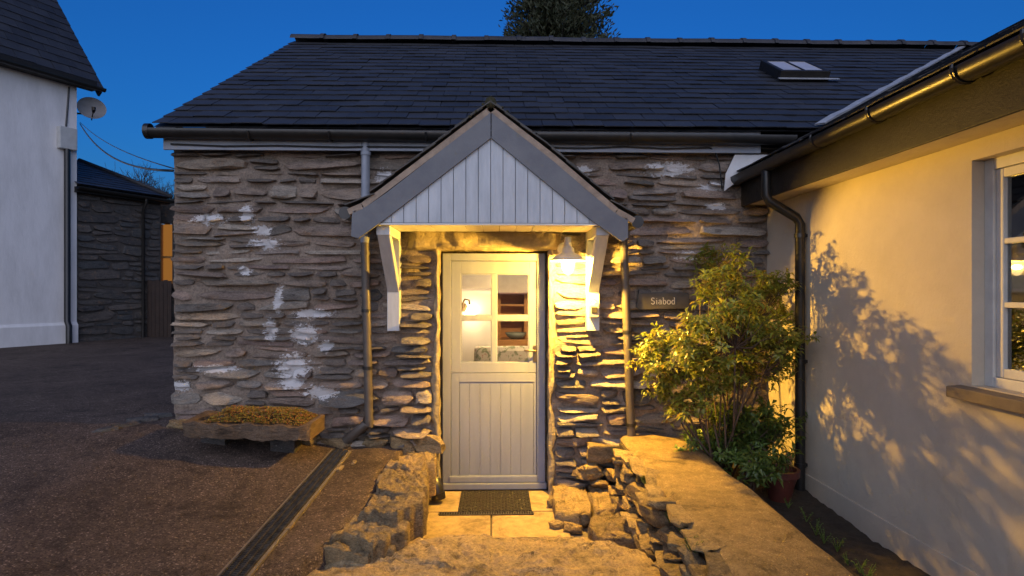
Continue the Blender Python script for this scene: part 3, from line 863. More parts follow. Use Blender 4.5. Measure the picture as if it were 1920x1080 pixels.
# profile of the roof (upper surface), right half as offsets from the apex, with a kick at the eaves
def gp(px, py, y=GYF): p = at_y(px, py, y); return p
lft = [gp(920, 196), gp(800, 287), gp(718, 349), gp(676, 380), gp(650, 391)]
rgt = [gp(920, 196), gp(1042, 290), gp(1118, 355), gp(1160, 390), gp(1192, 408)]
def porch_slope(pts, sgn):
    # decking + slates following the slope
    dk = MB()
    th = 0.028
    for a, b_ in zip(pts, pts[1:]):
        d = (b_ - a).normalized(); nn = Vector((-d.z, 0, d.x)) * (1 if sgn > 0 else -1)
        if nn.z > 0: nn = -nn
        yb = -0.03
        def back(p): return -0.27 if p.z > 2.9 else yb
        dk.hexa([Vector((a.x, GYF + 0.03, a.z)) + nn * th, Vector((b_.x, GYF + 0.03, b_.z)) + nn * th, Vector((b_.x, back(b_), b_.z)) + nn * th, Vector((a.x, back(a), a.z)) + nn * th,
                 (a.x, GYF + 0.03, a.z), (b_.x, GYF + 0.03, b_.z), (b_.x, back(b_), b_.z), (a.x, back(a), a.z)])
    d_o = dk.build('roof_deck', 'undercloak', por)
    # undercloak strip at the front edge
    uc = MB()
    for a, b_ in zip(pts, pts[1:]):
        d = (b_ - a).normalized(); nn = Vector((-d.z, 0, d.x)); nn = nn if nn.z < 0 else -nn
        uc.hexa([a + nn * 0.05, b_ + nn * 0.05, Vector((b_.x, GYF + 0.05, b_.z)) + nn * 0.05, Vector((a.x, GYF + 0.05, a.z)) + nn * 0.05,
                 a + nn * 0.004, b_ + nn * 0.004, Vector((b_.x, GYF + 0.05, b_.z)) + nn * 0.004, Vector((a.x, GYF + 0.05, a.z)) + nn * 0.004])
    uc.build('undercloak', 'undercloak', por)
    # slates
    tot = sum((b_ - a).length for a, b_ in zip(pts, pts[1:])); 
    s = tot
    me = [mesh_of(*slate_mesh(0.21, 0.26, 0.009, 300 + k), 'slate_porch', 'slate', smooth=False) for k in range(4)]
    row = 0
    while s > 0.05:
        q = s; 
        for a, b_ in zip(pts, pts[1:]):
            L = (b_ - a).length
            if q <= L + 1e-5: break
            q -= L
        q = min(q, L)
        p = a.lerp(b_, q / L); d = (a - b_).normalized(); nn = d.cross(Vector((0, 1, 0))); nn = nn if nn.z > 0 else -nn
        ux = Vector((0, 1, 0)); 
        base = Matrix((d.cross(nn), d, nn)).transposed().to_4x4()
        for k in range(4):
            yy = GYF - 0.02 + 0.105 + 0.21 * k - (0.105 if row % 2 else 0)
            if k == 3 and row % 2 == 0: continue
            lo = max(yy - 0.105, GYF - 0.022); hi = min(yy + 0.105, -0.03 if p.z < 2.82 else -0.27)
            if hi - lo < 0.03: continue
            o = place(random.choice(me), 'slate', d_o, Matrix.Translation(Vector((p.x, (lo + hi) / 2, p.z)) + nn * (0.022 + random.uniform(0, 0.004))) @ base @ Matrix.Rotation(-0.05, 4, 'X') @ Matrix.Diagonal(((hi - lo) / 0.21, (0.5 if s > tot - 0.42 else min(1, max(0.4, (s + 0.02) / 0.26))), 1, 1)))
        s -= 0.11 if s > tot - 0.42 else 0.15; row += 1
    return d_o
porch_slope(lft, -1); porch_slope(rgt, 1)
# ridge capping: bedded clay/moss
rc = MB(); rc.tube([(cxp, GYF - 0.02, ap.z + 0.012), (cxp, GYF + 0.18, ap.z + 0.02), (cxp, -0.28, ap.z + 0.012)], 0.045, 8); rc.build('ridge_capping', 'moss', por, smooth='all')
ms = MB()
for i in range(70):
    t = random.random() * 0.35; s = random.choice((lft, rgt)); p = s[0].lerp(s[1], t) + Vector((0, random.uniform(-0.01, 0.3), random.uniform(0.02, 0.05)))
    r_ = random.uniform(0.008, 0.022); ms.lathe(p, [(0.001, r_), (r_ * 0.9, r_ * 0.5), (r_, -r_ * 0.4)], 6)
o = ms.build('moss', 'moss', por, smooth='all'); o['kind'] = 'stuff'
# barge boards
def barge(outer, name='barge_board'):
    m = MB(); m.prism([Vector((p.x, GYF, p.z)) for p in outer], (0, 0.03, 0)); return m.build(name, 'barge_paint', por, bevel=0.003)
barge([gp(920, 210), gp(920, 259), gp(722, 411), gp(672, 447), gp(658, 443), gp(660, 396), gp(690, 385), gp(725, 361), gp(806, 298)])
barge([gp(921.5, 210), gp(1036, 300), gp(1112, 366), gp(1150, 395), gp(1178, 410), gp(1178, 447), gp(1166, 453), gp(1110, 414), gp(921.5, 259)])
# tongue and groove gable boards
gb = GYF + 0.022
A = at_y(920, 255, gb); Lb = at_y(700, 419, gb); Rb = at_y(1130, 419, gb); zb = at_y(920, 418, gb).z
bw = at_y(943.2, 400, gb).x - at_y(920, 400, gb).x
def topz(x):
    if x <= A.x: return A.z + (x - A.x) * (A.z - zb) / (A.x - Lb.x)
    return A.z - (x - A.x) * (A.z - zb) / (Rb.x - A.x)
x = A.x - bw * 9
while x < Rb.x:
    a0, a1 = max(x, Lb.x) + 0.002, min(x + bw, Rb.x) - 0.002
    if a1 - a0 > 0.01:
        z0_, z1_ = topz(a0), topz(a1)
        pts = [(a0, gb, zb), (a1, gb, zb), (a1, gb, max(z1_, zb + 0.002)), (a0, gb, max(z0_, zb + 0.002))]
        if a0 < A.x < a1: pts = pts[:3] + [(A.x, gb, A.z)] + pts[3:]
        m = MB(); m.prism(pts, (0, 0.016, 0)); m.build('gable_board', 'board_paint', por, bevel=0.0025)
    x += bw
m = MB(); m.prism([(Lb.x, gb + 0.017, zb), (Rb.x, gb + 0.017, zb), (A.x, gb + 0.017, A.z)], (0, 0.01, 0)); m.build('gable_backing', 'barge_paint', por)
# soffit boards
sl_, sr_ = at_y(704, 425, GYF).x, at_y(1135, 425, GYF).x
nb = 13
for i in range(nb):
    a0 = sl_ + (sr_ - sl_) * i / nb; a1 = sl_ + (sr_ - sl_) * (i + 1) / nb
    m = MB(); m.box((a0 + 0.002, GYF + 0.05, zb - 0.012), (a1 - 0.002, -0.04, zb + 0.004)); m.build('soffit_board', 'soffit_paint', por, bevel=0.002)
m = MB(); m.box((sl_, GYF + 0.02, zb - 0.018), (sr_, GYF + 0.05, zb - 0.003)); m.build('soffit_trim', 'soffit_paint', por, bevel=0.003)
# brackets
def bracket(xc, wd):
    t = MB(); zs = zb - 0.016
    root = MB(); zp = at_y(738, 620, -0.06).z
    root.box((xc - wd / 2, -0.115, zp), (xc + wd / 2, -0.005, zs)); o = root.build('bracket', 'board_paint', por, bevel=0.004)
    a = MB(); a.box((xc - wd / 2, GYF + 0.07, zs - 0.075), (xc + wd / 2, -0.115, zs)); a.build('bracket_arm', 'board_paint', por, bevel=0.004)
    zl = at_y(738, 548, -0.1).z
    s = MB(); f = GYF + 0.08
    s.prism([(xc - wd / 2 + 0.004, f, zs - 0.076), (xc - wd / 2 + 0.004, f + 0.11, zs - 0.076), (xc - wd / 2 + 0.004, -0.117, zl + 0.14), (xc - wd / 2 + 0.004, -0.117, zl)], (wd - 0.008, 0, 0))
    s.build('brace', 'board_paint', por, bevel=0.004); return o
BLX = at_y(739, 600, -0.07).x; BRX = at_y(1111, 600, -0.07).x
bracket(BLX, 0.105); bracket(BRX, 0.105)
# porch gutters
for sgn, e in ((-1, lft[-1]), (1, rgt[-1])):
    cx_ = e.x + sgn * 0.035
    g = half_gutter((cx_, GYF + 0.10, e.z - 0.02), (cx_, -0.06, e.z - 0.025), 0.045); o = g.build('gutter', 'black_plastic', por, smooth=40)
    k = MB(); k.tube([(cx_, GYF + 0.09, e.z - 0.022), (cx_, GYF + 0.11, e.z - 0.022)], 0.05, 14); k.build('stop_end', 'black_plastic', o, smooth=40)
# porch downpipe on the right
p1 = at_y(1169, 452, PY); p2 = at_y(1184, 822, PY)
rdp = thing('downpipe', 'brown downpipe between the door and the leafy shrub', 'downpipe', tuple(p2))
pipe([(rgt[-1].x + 0.03, -0.12, rgt[-1].z - 0.06), (p1.x + 0.02, PY, p1.z + 0.06), p1, p2], 0.036, 'pipe', 'brown_pipe', rdp, [(p1.lerp(p2, 0.03), 'brown_pipe'), (p1.lerp(p2, 0.46), 'black_plastic'), (p1.lerp(p2, 0.93), 'black_plastic')])

# ================================================================== DOOR
door = MB(); yf = DY
def db(m, px0, py0, px1, py1, y0, y1):
    a, c = rect_y(px0, py0, px1, py1, y0, y1); m.box(a, c)
db(door, 830, 475, 845, 917, yf, yf + 0.09); db(door, 1007, 475, 1022, 917, yf, yf + 0.09); db(door, 845, 475, 1007, 489, yf + 0.001, yf + 0.09)
door_o = door.build('door', 'door_paint', cot, bevel=0.004)
YL = yf + 0.02
def part(nm, rects, mat='door_paint', bev=0.003, par=None):
    m = MB()
    for (a, b_, c, d, y0, y1) in rects: db(m, a, b_, c, d, y0, y1)
    return m.build(nm, mat, par or door_o, bevel=bev)
part('upper_leaf', [(846, 490, 864, 698.5, YL, YL + 0.045), (992, 490, 1006, 698.5, YL, YL + 0.045), (864, 490, 992, 513, YL + .0005, YL + 0.045), (864, 680, 992, 698.5, YL + .0005, YL + 0.045),
                    (922, 513, 931, 680, YL + 0.004, YL + 0.04), (864, 592, 922, 600, YL + 0.005, YL + 0.04), (931, 592, 992, 600, YL + 0.005, YL + 0.04)])
part('lower_leaf', [(846, 700, 861, 908, YL, YL + 0.045), (1001, 700, 1006, 908, YL, YL + 0.045), (861, 700, 1001, 716, YL + .0005, YL + 0.045), (861, 893, 1001, 908, YL + .0005, YL + 0.045), (861, 716, 1001, 893, YL + 0.022, YL + 0.04)])
bx = [861.5, 880.5, 900, 919, 938.5, 957.5, 976.5, 1000.5]
for a, c in zip(bx, bx[1:]):
    part('plank', [(a + 0.15, 716.5, c - 0.15, 892.5, YL + 0.008, YL + 0.021)], bev=0.0032)
part('weather_bar', [(842, 893.5, 1008, 905, YL - 0.035, YL - 0.001)], bev=0.01)
part('threshold', [(831, 908, 1025, 917.5, yf - 0.035, yf + 0.08)], bev=0.006)
for (a, b_, c, d) in ((864, 513, 922, 592), (931, 513, 992, 592), (864, 600, 922, 680), (931, 600, 992, 680)):
    part('pane', [(a, b_, c, d, YL + 0.018, YL + 0.022)], 'door_glass', 0)
    part('glazing_bead', [(a, b_, a + 2, d, YL + 0.008, YL + 0.017), (c - 2, b_, c, d, YL + 0.008, YL + 0.017), (a + 2, b_, c - 2, b_ + 2, YL + 0.008, YL + 0.017), (a + 2, d - 2, c - 2, d, YL + 0.008, YL + 0.017)], bev=0)
hp = at_y(1004, 663, YL); 
m = MB(); m.box((hp.x - 0.022, YL - 0.008, hp.z - 0.075), (hp.x + 0.022, YL - 0.001, hp.z + 0.075)); plate = m.build('lock_plate', 'brass', door_o, bevel=0.003)
m = MB(); m.tube([(hp.x, YL - 0.006, hp.z + 0.03), (hp.x, YL - 0.045, hp.z + 0.03), (hp.x - 0.02, YL - 0.052, hp.z + 0.03), (hp.x - 0.09, YL - 0.052, hp.z + 0.033), (hp.x - 0.105, YL - 0.045, hp.z + 0.033)], [0.009, 0.009, 0.009, 0.008, 0.007], 10); m.build('handle', 'brass', door_o, smooth=40)

# ================================================================== ROOM BEHIND THE DOOR
room = thing('front_room', 'warmly lit white room seen through the door panes', 'room', (0, 0.6, 0))
b = MB()
RX0, RX1, RYB, RZ0, RZ1 = -1.9, 1.7, 3.1, -0.02, 2.35
b.add([(RX0, 0.5, RZ0), (RX1, 0.5, RZ0), (RX1, RYB, RZ0), (RX0, RYB, RZ0)], [(0, 1, 2, 3)]); b.build('floor', 'wood_floor', room)
b = MB(); b.add([(RX0, 0.5, RZ1), (RX1, 0.5, RZ1), (RX1, RYB, RZ1), (RX0, RYB, RZ1)], [(0, 1, 2, 3)]); b.build('ceiling', 'plaster', room)
PWX, PWY = at_y(928, 600, 2.0).x, 2.0
b = MB(); b.box((RX0, PWY, RZ0), (PWX, PWY + 0.12, RZ1)); b.build('chimney_breast', 'plaster', room)
b = MB(); b.add([(RX0, RYB, RZ0), (RX1, RYB, RZ0), (RX1, RYB, RZ1), (RX0, RYB, RZ1), (RX0, 0.5, RZ0), (RX0, 0.5, RZ1), (RX1, 0.5, RZ0), (RX1, 0.5, RZ1)], [(0, 1, 2, 3), (4, 0, 3, 5), (1, 6, 7, 2)]); b.build('partition', 'plaster', room)
# ceiling beam with pelmet
zb0 = at_y(890, 541, 1.6).z
b = MB(); b.box((RX0, 1.94, at_y(890, 541, 1.94).z), (at_y(926, 540, 1.94).x, 1.998, RZ1 - 0.01)); b.build('beam', 'linen', room, bevel=0.01)
b = MB(); b.box((at_y(930, 548, 2.5).x, 2.5, at_y(960, 549, 2.5).z), (RX1, 2.6, RZ1 - 0.01)); b.build('pelmet', 'linen', room, bevel=0.01)
# pine dresser
zt = at_y(960, 552, 2.75)
dx0 = at_y(932, 600, 2.7).x; dx1 = dx0 + 1.1
dr_o = thing('pine_dresser', 'honey coloured pine dresser seen through the right hand door panes', 'dresser', ((dx0 + dx1) / 2, 2.9, RZ0))
zs_ = at_y(960, 637, 2.6).z
b = MB(); b.box((dx0, 2.6, RZ0), (dx1, RYB - 0.01, zs_)); b.build('cupboard', 'pine', dr_o, bevel=0.008)
b = MB()
ztop = at_y(960, 551, 2.75).z
for xx in (dx0, dx0 + 0.36, dx1 - 0.05): b.box((xx, 2.78, zs_), (xx + 0.05, RYB - 0.012, ztop))
b.build('upright', 'pine', dr_o, bevel=0.004)
b = MB(); b.box((dx0 + 0.052, 3.06, zs_ + 0.002), (dx1 - 0.052, RYB - 0.02, ztop - 0.002)); b.build('back_board', 'pine', dr_o)
for zz in (zs_ + 0.42 * (ztop - zs_), zs_ + 0.72 * (ztop - zs_), ztop):
    b = MB(); b.box((dx0 + 0.003, 2.8, zz), (dx1 - 0.003, 3.05, zz + 0.03)); b.build('shelf', 'pine', dr_o, bevel=0.003)
bp = at_y(967, 636, 2.7)
b = MB(); b.lathe((bp.x, 2.69, zs_ + 0.003), [(0.001, 0.0), (0.06, 0.0), (0.11, 0.03), (0.145, 0.085), (0.135, 0.085), (0.10, 0.03), (0.001, 0.012)], 20)
tag(b.build('bowl', 'ceramic', smooth='all'), 'green glazed bowl standing on the pine dresser', 'bowl')
# sofa with floral cover
s0 = at_y(888, 651, 1.55); s1x = s0.x + 1.3
sof = thing('sofa', 'sofa with floral cover behind the door panes', 'sofa', ((s0.x + s1x) / 2, 1.55, RZ0))
b = MB(); b.box((s0.x, 1.62, RZ0), (s1x, 1.77, s0.z)); b.build('backrest', 'floral', sof, bevel=0.05)
b = MB(); b.box((s0.x, 1.1, RZ0), (s1x, 1.62, 0.42)); b.build('seat', 'floral', sof, bevel=0.05)
# wall sconce
sp_ = at_y(881, 580, 1.85)
sco = thing('wall_sconce', 'small swan neck wall light glowing inside the room', 'wall light', (sp_.x - 0.08, PWY, sp_.z))
b = MB(); b.lathe((sp_.x - 0.09, PWY - 0.001, sp_.z + 0.02), [(0.001, -0.02), (0.05, -0.018), (0.055, 0.0)], 14, (0, 1, 0)); b.build('backplate', 'brass', sco, smooth=40)
b = MB(); b.tube([(sp_.x - 0.09, PWY - 0.02, sp_.z + 0.02), (sp_.x - 0.09, PWY - 0.1, sp_.z + 0.06), (sp_.x - 0.06, PWY - 0.14, sp_.z + 0.12), (sp_.x - 0.01, PWY - 0.15, sp_.z + 0.11), (sp_.x, PWY - 0.15, sp_.z + 0.05)], 0.01, 8); b.build('arm', 'brass', sco, smooth=40)
b = MB(); b.lathe((sp_.x, PWY - 0.15, sp_.z), [(0.015, 0.05), (0.03, 0.02), (0.05, -0.03), (0.075, -0.075), (0.001, -0.06)], 16); b.build('shade', 'sconce_glow', sco, smooth='all')

room_fill = thing('added_room_light', 'added unseen pendant light brightening the front room', 'lamp', (0.5, 1.25, RZ1))  # added light above the view, brightens the dresser and sofa
b = MB(); b.tube([(0.5, 1.25, RZ1 - 0.001), (0.5, 1.25, RZ1 - 0.16)], 0.006, 6); b.build('flex', 'brass', room_fill)
b = MB(); b.lathe((0.5, 1.25, RZ1 - 0.24), [(0.02, 0.09), (0.06, 0.07), (0.13, 0.0), (0.128, -0.002), (0.055, 0.06), (0.001, 0.07)], 18); b.build('shade', 'linen', room_fill, smooth=40)
b = MB(); b.lathe((0.5, 1.25, RZ1 - 0.24), [(0.001, -0.03), (0.03, -0.02), (0.04, 0.01), (0.02, 0.05), (0.001, 0.055)], 12); b.build('bulb', 'room_fill_glow', room_fill, smooth='all')
# ================================================================== PORCH LANTERN (the lit lamp)
LY = -0.31
lc = at_y(1065, 500, LY)
lan = thing('wall_lantern', 'lit dome shaded lantern with glass globe beside the cottage door', 'lantern', tuple(at_y(1068, 445, -0.05)))
b = MB(); b.lathe(lc, [(0.001, -0.075), (0.018, -0.068), (0.036, -0.048), (0.052, -0.016), (0.06, 0.02), (0.058, 0.05)], 20); gl_o = b.build('globe', 'globe_glass', lan, smooth='all')
b = MB(); b.lathe(lc, [(0.001, -0.014), (0.018, -0.012), (0.028, -0.004), (0.030, 0.002), (0.026, 0.010), (0.012, 0.014), (0.001, 0.015)], 14); b.build('bulb', 'lamp_glow', gl_o, smooth='all')
b = MB(); b.lathe(lc, [(0.03, 0.17), (0.05, 0.15), (0.055, 0.115), (0.09, 0.10), (0.135, 0.068), (0.150, 0.053), (0.150, 0.048), (0.13, 0.061), (0.08, 0.09), (0.05, 0.10), (0.001, 0.10)], 26); b.build('shade', 'lamp_metal', lan, smooth=40)
b = MB(); b.lathe(lc, [(0.001, 0.25), (0.028, 0.245), (0.03, 0.17)], 16); b.build('cap', 'lamp_metal', lan, smooth=40)
b = MB(); b.lathe((lc.x, -0.045, lc.z + 0.16), [(0.001, -0.03), (0.055, -0.028), (0.065, 0.0)], 18, (0, 1, 0)); b.build('wall_plate', 'lamp_metal', lan, smooth=40)
b = MB(); b.tube([(lc.x, -0.06, lc.z + 0.16), (lc.x, -0.15, lc.z + 0.225), (lc.x, LY, lc.z + 0.235)], 0.014, 10); b.build('arm', 'lamp_metal', lan, smooth=40)

# key safe on the right bracket
k = at_y(1113, 583, -0.12)
ks = thing('key_safe', 'small grey key safe with keypad on the porch bracket', 'key safe', (k.x, -0.1, k.z))
b = MB(); b.box((k.x - 0.04, -0.165, k.z - 0.055), (k.x + 0.04, -0.1155, k.z + 0.055)); b.build('body', 'key_box', ks, bevel=0.008)
b = MB(); b.box((k.x - 0.026, -0.171, k.z - 0.02), (k.x + 0.026, -0.1655, k.z + 0.035)); b.build('keypad', 'iron', ks, bevel=0.003)
b = MB(); b.tube([(k.x - 0.028, -0.14, k.z + 0.05), (k.x - 0.028, -0.14, k.z + 0.085), (k.x, -0.14, k.z + 0.1), (k.x + 0.028, -0.14, k.z + 0.085), (k.x + 0.028, -0.14, k.z + 0.05)], 0.006, 8); b.build('shackle', 'key_box', ks, smooth=40)

# name plaque
c = at_y(1243, 564, -0.1)
pl = thing('name_plaque', 'dark slate name plaque reading Siabod behind the shrub', 'plaque', (c.x, -0.08, c.z))
b = MB(); hwp, hhp = 0.235, 0.078
b.prism([(c.x - hwp, -0.105, c.z - hhp + 0.02), (c.x - hwp + 0.03, -0.105, c.z - hhp), (c.x + 0.1, -0.105, c.z - hhp + 0.008), (c.x + hwp, -0.105, c.z - hhp + 0.004), (c.x + hwp - 0.01, -0.105, c.z + hhp - 0.01), (c.x, -0.105, c.z + hhp), (c.x - hwp + 0.02, -0.105, c.z + hhp - 0.012)], (0, 0.03, 0))
b.build('slab', 'plaque_slate', pl, bevel=0.006)
def glyph(strokes, ox, oz, s):
    m = MB()
    for st in strokes:
        pts = st[1:]; wd = st[0] * s
        P_ = [Vector((ox + x_ * s, 0, oz + z_ * s)) for x_, z_ in pts]
        n = len(P_); vs = []
        for i, p in enumerate(P_):
            t = (P_[min(i + 1, n - 1)] - P_[max(i - 1, 0)]); t = t.normalized() if t.length > 0 else Vector((1, 0, 0))
            nn = Vector((-t.z, 0, t.x)); ww = wd * (0.65 + 0.35 * abs(t.z))
            vs += [p + nn * ww, p - nn * ww]
        q = len(vs)
        va = [Vector((v_.x, -0.1085, v_.z)) for v_ in vs] + [Vector((v_.x, -0.1052, v_.z)) for v_ in vs]
        fs = []
        for i in range(n - 1):
            a = i * 2; fs += [(a, a + 1, a + 3, a + 2), (q + a, q + a + 2, q + a + 3, q + a + 1), (a, a + 2, q + a + 2, q + a), (a + 1, q + a + 1, q + a + 3, a + 3)]
        fs += [(0, q, q + 1, 1), (2 * n - 2, 2 * n - 1, q + 2 * n - 1, q + 2 * n - 2)]
        m.add(va, fs)
    return m
def arc(cx_, cz_, rx, rz, a0, a1, n=12): return [(cx_ + rx * math.cos(R(a0 + (a1 - a0) * i / n)), cz_ + rz * math.sin(R(a0 + (a1 - a0) * i / n))) for i in range(n + 1)]
GL = {
 'S': (0.62, [(0.065, *arc(0.27, 0.74, 0.2, 0.23, 20, 270), *arc(0.27, 0.26, 0.22, 0.25, 90, -160)[1:])]),
 'i': (0.34, [(0.06, (0.16, 0), (0.16, 0.62)), (0.05, (0.04, 0.62), (0.16, 0.62)), (0.045, (0.04, 0.02), (0.28, 0.02)), (0.075, (0.12, 0.86), (0.2, 0.86))]),
 'a': (0.56, [(0.06, *arc(0.24, 0.48, 0.17, 0.16, 160, 0), (0.41, 0.06), (0.5, 0.02)), (0.055, *arc(0.23, 0.19, 0.18, 0.18, 60, 340))]),
 'b': (0.6, [(0.06, (0.11, 0.02), (0.11, 1.0)), (0.045, (0.0, 1.0), (0.11, 1.0)), (0.06, *arc(0.29, 0.31, 0.2, 0.30, 150, -150, 18))]),
 'o': (0.6, [(0.065, *arc(0.28, 0.31, 0.24, 0.30, 0, 360, 22))]),
 'd': (0.6, [(0.06, (0.45, 0.02), (0.45, 1.0)), (0.045, (0.34, 1.0), (0.45, 1.0)), (0.045, (0.45, 0.02), (0.55, 0.02)), (0.06, *arc(0.26, 0.31, 0.2, 0.30, 30, 330, 18))]),
}
gs = 0.058; ox = c.x - 0.105
for ch in 'Siabod':
    wd, st = GL[ch]; o = glyph(st, ox, c.z - 0.03, gs).build('letter', 'letter_paint', pl); ox += wd * gs + 0.004

# ================================================================== RIGHT WING
wing = thing('rendered_wing', 'cream rendered wing with black gutter and white casement window', 'building', (WR, -3, 0.15))
w0 = at_x(1822, 500, WR); WYF = w0.y                    # far edge of the window opening
WYN = WYF - 1.0
wz0 = at_x(1843, 727, WR).z; wz1 = at_x(1845, 300, WR + 0.05).z
ST = at_x(1920, 233, WR).z
YN = -8.0
b = MB()
b.box((WR, WYF, -0.3), (WR + 0.4, 0.03, ST)); b.box((WR, YN, -0.3), (WR + 0.4, WYN, ST)); b.box((WR, WYN, -0.3), (WR + 0.4, WYF, wz0)); b.box((WR, WYN, wz1), (WR + 0.4, WYF, ST))
b.build('wall', 'cream_render', wing)
b = MB(); b.box((WR - 0.015, YN, -0.3), (WR - 0.001, -0.08, 0.33)); b.build('plinth', 'cream_render', wing, bevel=0.004)
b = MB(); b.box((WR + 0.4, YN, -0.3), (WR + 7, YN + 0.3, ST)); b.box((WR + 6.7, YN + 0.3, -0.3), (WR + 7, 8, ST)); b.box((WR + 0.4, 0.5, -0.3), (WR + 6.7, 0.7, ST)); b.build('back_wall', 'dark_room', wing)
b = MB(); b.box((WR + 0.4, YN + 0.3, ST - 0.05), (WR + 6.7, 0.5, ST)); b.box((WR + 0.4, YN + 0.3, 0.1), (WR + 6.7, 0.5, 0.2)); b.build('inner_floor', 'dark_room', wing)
FX = 2.19
b = MB(); b.box((FX, YN, ST + 0.002), (WR + 0.02, -0.06, ST + 0.014)); b.build('soffit', 'cream_render', wing)
b = MB(); b.box((FX - 0.024, YN, ST - 0.012), (FX - 0.001, -0.03, ST + 0.25)); b.build('fascia', 'black_fascia', wing, bevel=0.003)
# gable filling boards at the corner
tri = [at_y(*p, -0.10) for p in ((1358, 358), (1452, 290), (1378, 290), (1361, 326))]
b = MB(); b.prism([Vector((p.x, -0.10, p.z)) for p in tri], (0, 0.012, 0)); b.build('corner_panel', 'white_board', wing)
# gutter
gz = 2.74; GXC = FX - 0.024 - 0.062
g = half_gutter((GXC, -0.05, gz - 0.01), (GXC, YN, gz + 0.005), 0.058); gw = g.build('gutter', 'black_plastic', wing, smooth=40)
e = MB(); e.tube([(GXC, -0.03, gz - 0.012), (GXC, -0.06, gz - 0.012)], 0.063, 18); e.build('stop_end', 'black_plastic', gw, smooth=40)
for px, py in ((1785, 165), (1625, 240), (1520, 295), (1918, 100)):
    yy = at_x(px, py, GXC - 0.06).y
    e = MB(); vs = [Vector((GXC - 0.062, yy, gz + 0.018))]
    for i in range(11):
        a = math.pi * i / 10; vs.append(Vector((GXC - math.cos(a) * 0.064, yy, gz - math.sin(a) * 0.064)))
    vs.append(Vector((FX - 0.024, yy, gz)))
    for i in range(len(vs) - 1):
        pass
    e.tube(vs, 0.008, 6)
    for p, q2 in zip(vs[1:-2], vs[2:-1]):
        e.hexa([p + Vector((0, -0.013, 0)), q2 + Vector((0, -0.013, 0)), q2 + Vector((0, 0.013, 0)), p + Vector((0, 0.013, 0)),
                p * 1 + (p - Vector((GXC, yy, gz))) * 0.07 + Vector((0, -0.013, 0)), q2 + (q2 - Vector((GXC, yy, gz))) * 0.07 + Vector((0, -0.013, 0)), q2 + (q2 - Vector((GXC, yy, gz))) * 0.07 + Vector((0, 0.013, 0)), p + (p - Vector((GXC, yy, gz))) * 0.07 + Vector((0, 0.013, 0))])
    e.build('gutter_bracket', 'black_plastic', gw, smooth=40)
# roof of the wing
wu = Vector((1, 0, WT_)).normalized(); wn_ = Vector((-WT_, 0, 1)).normalized()
WRUN = 6.2
b = MB()
z_at = lambda xx: GZ + (xx - GX) * WT_
rx = GX + WRUN
b.add([(GX + 0.02, YN, z_at(GX) - 0.04), (GX + 0.02, -0.05, z_at(GX) - 0.04), (valley_x(0), EY + 0.1, z_at(valley_x(0)) - 0.04), (valley_x(SL), RY, z_at(valley_x(SL)) - 0.04), (rx, RY, z_at(rx) - 0.04), (rx, YN, z_at(rx) - 0.04), (rx + 4, YN, 2.7), (rx + 4, RY, 2.7)], [(0, 5, 4, 3, 2, 1), (5, 6, 7, 4)])
wroof = b.build('roof', 'slate', wing)
def wing_run(s):
    xx = GX + wu.x * s; zz = z_at(xx)
    # y limit at the valley
    yv = EY + (zz - EZ) * (RY - EY) / (RZ - EZ) if zz > EZ else -0.05
    return (YN, min(yv, RY) - 0.03)
lay_slates(wroof, (GX, 0, GZ - 0.03), (0, -1, 0), wu, wn_, 14, SW, EXPO, lambda s: (-wing_run(s)[1], 6.0), 'slate', 280, 40, lift=0.014)
# window
win = MB(); xw = WR + 0.065
def wb(m, y0, y1, z0, z1, x0, x1): m.box((x0, y0, z0), (x1, y1, z1))
wb(win, WYF - 0.055, WYF, wz0, wz1, xw, xw + 0.08); wb(win, WYN, WYN + 0.055, wz0, wz1, xw, xw + 0.08)
wb(win, WYN + 0.055, WYF - 0.055, wz0, wz0 + 0.05, xw + .001, xw + 0.08); wb(win, WYN + 0.055, WYF - 0.055, wz1 - 0.055, wz1, xw + .001, xw + 0.08)
wo = win.build('window', 'window_paint', wing, bevel=0.004)
ym = (WYF + WYN) / 2
sash = MB()
ys0, ys1 = WYN + 0.057, WYF - 0.057; zs0, zs1 = wz0 + 0.052, wz1 - 0.057
wb(sash, ys1 - 0.045, ys1, zs0, zs1, xw + 0.012, xw + 0.06); wb(sash, ys0, ys0 + 0.045, zs0, zs1, xw + 0.012, xw + 0.06); wb(sash, ym - 0.04, ym + 0.04, zs0, zs1, xw + 0.012, xw + 0.06)
rows_z = [zs0 + 0.045, zs0 + 0.045 + (zs1 - zs0 - 0.09) / 3, zs0 + 0.045 + 2 * (zs1 - zs0 - 0.09) / 3, zs1 - 0.045]
for (ya, yb) in ((ys0 + 0.045, ym - 0.04), (ym + 0.04, ys1 - 0.045)):
    wb(sash, ya, yb, zs0, zs0 + 0.045, xw + 0.013, xw + 0.06); wb(sash, ya, yb, zs1 - 0.045, zs1, xw + 0.013, xw + 0.06)
    for z_ in rows_z[1:3]: wb(sash, ya, yb, z_ - 0.014, z_ + 0.014, xw + 0.015, xw + 0.055)
sash.build('sash', 'window_paint', wo, bevel=0.006)
for (ya, yb) in ((ys0 + 0.045, ym - 0.04), (ym + 0.04, ys1 - 0.045)):
    for za, zc in zip(rows_z, rows_z[1:]):
        m = MB(); wb(m, ya, yb, za + 0.0, zc, xw + 0.034, xw + 0.038); m.build('pane', 'window_glass', wo)
m = MB(); m.prism([(WR - 0.075, WYN - 0.09, wz0 - 0.07), (WR - 0.075, WYN - 0.09, wz0 - 0.012), (xw + 0.02, WYN - 0.09, wz0 - 0.001), (xw + 0.02, WYN - 0.09, wz0 - 0.07)], (0, WYF - WYN + 0.17, 0))
m.build('window_sill', 'sill_stone', wing, bevel=0.006)
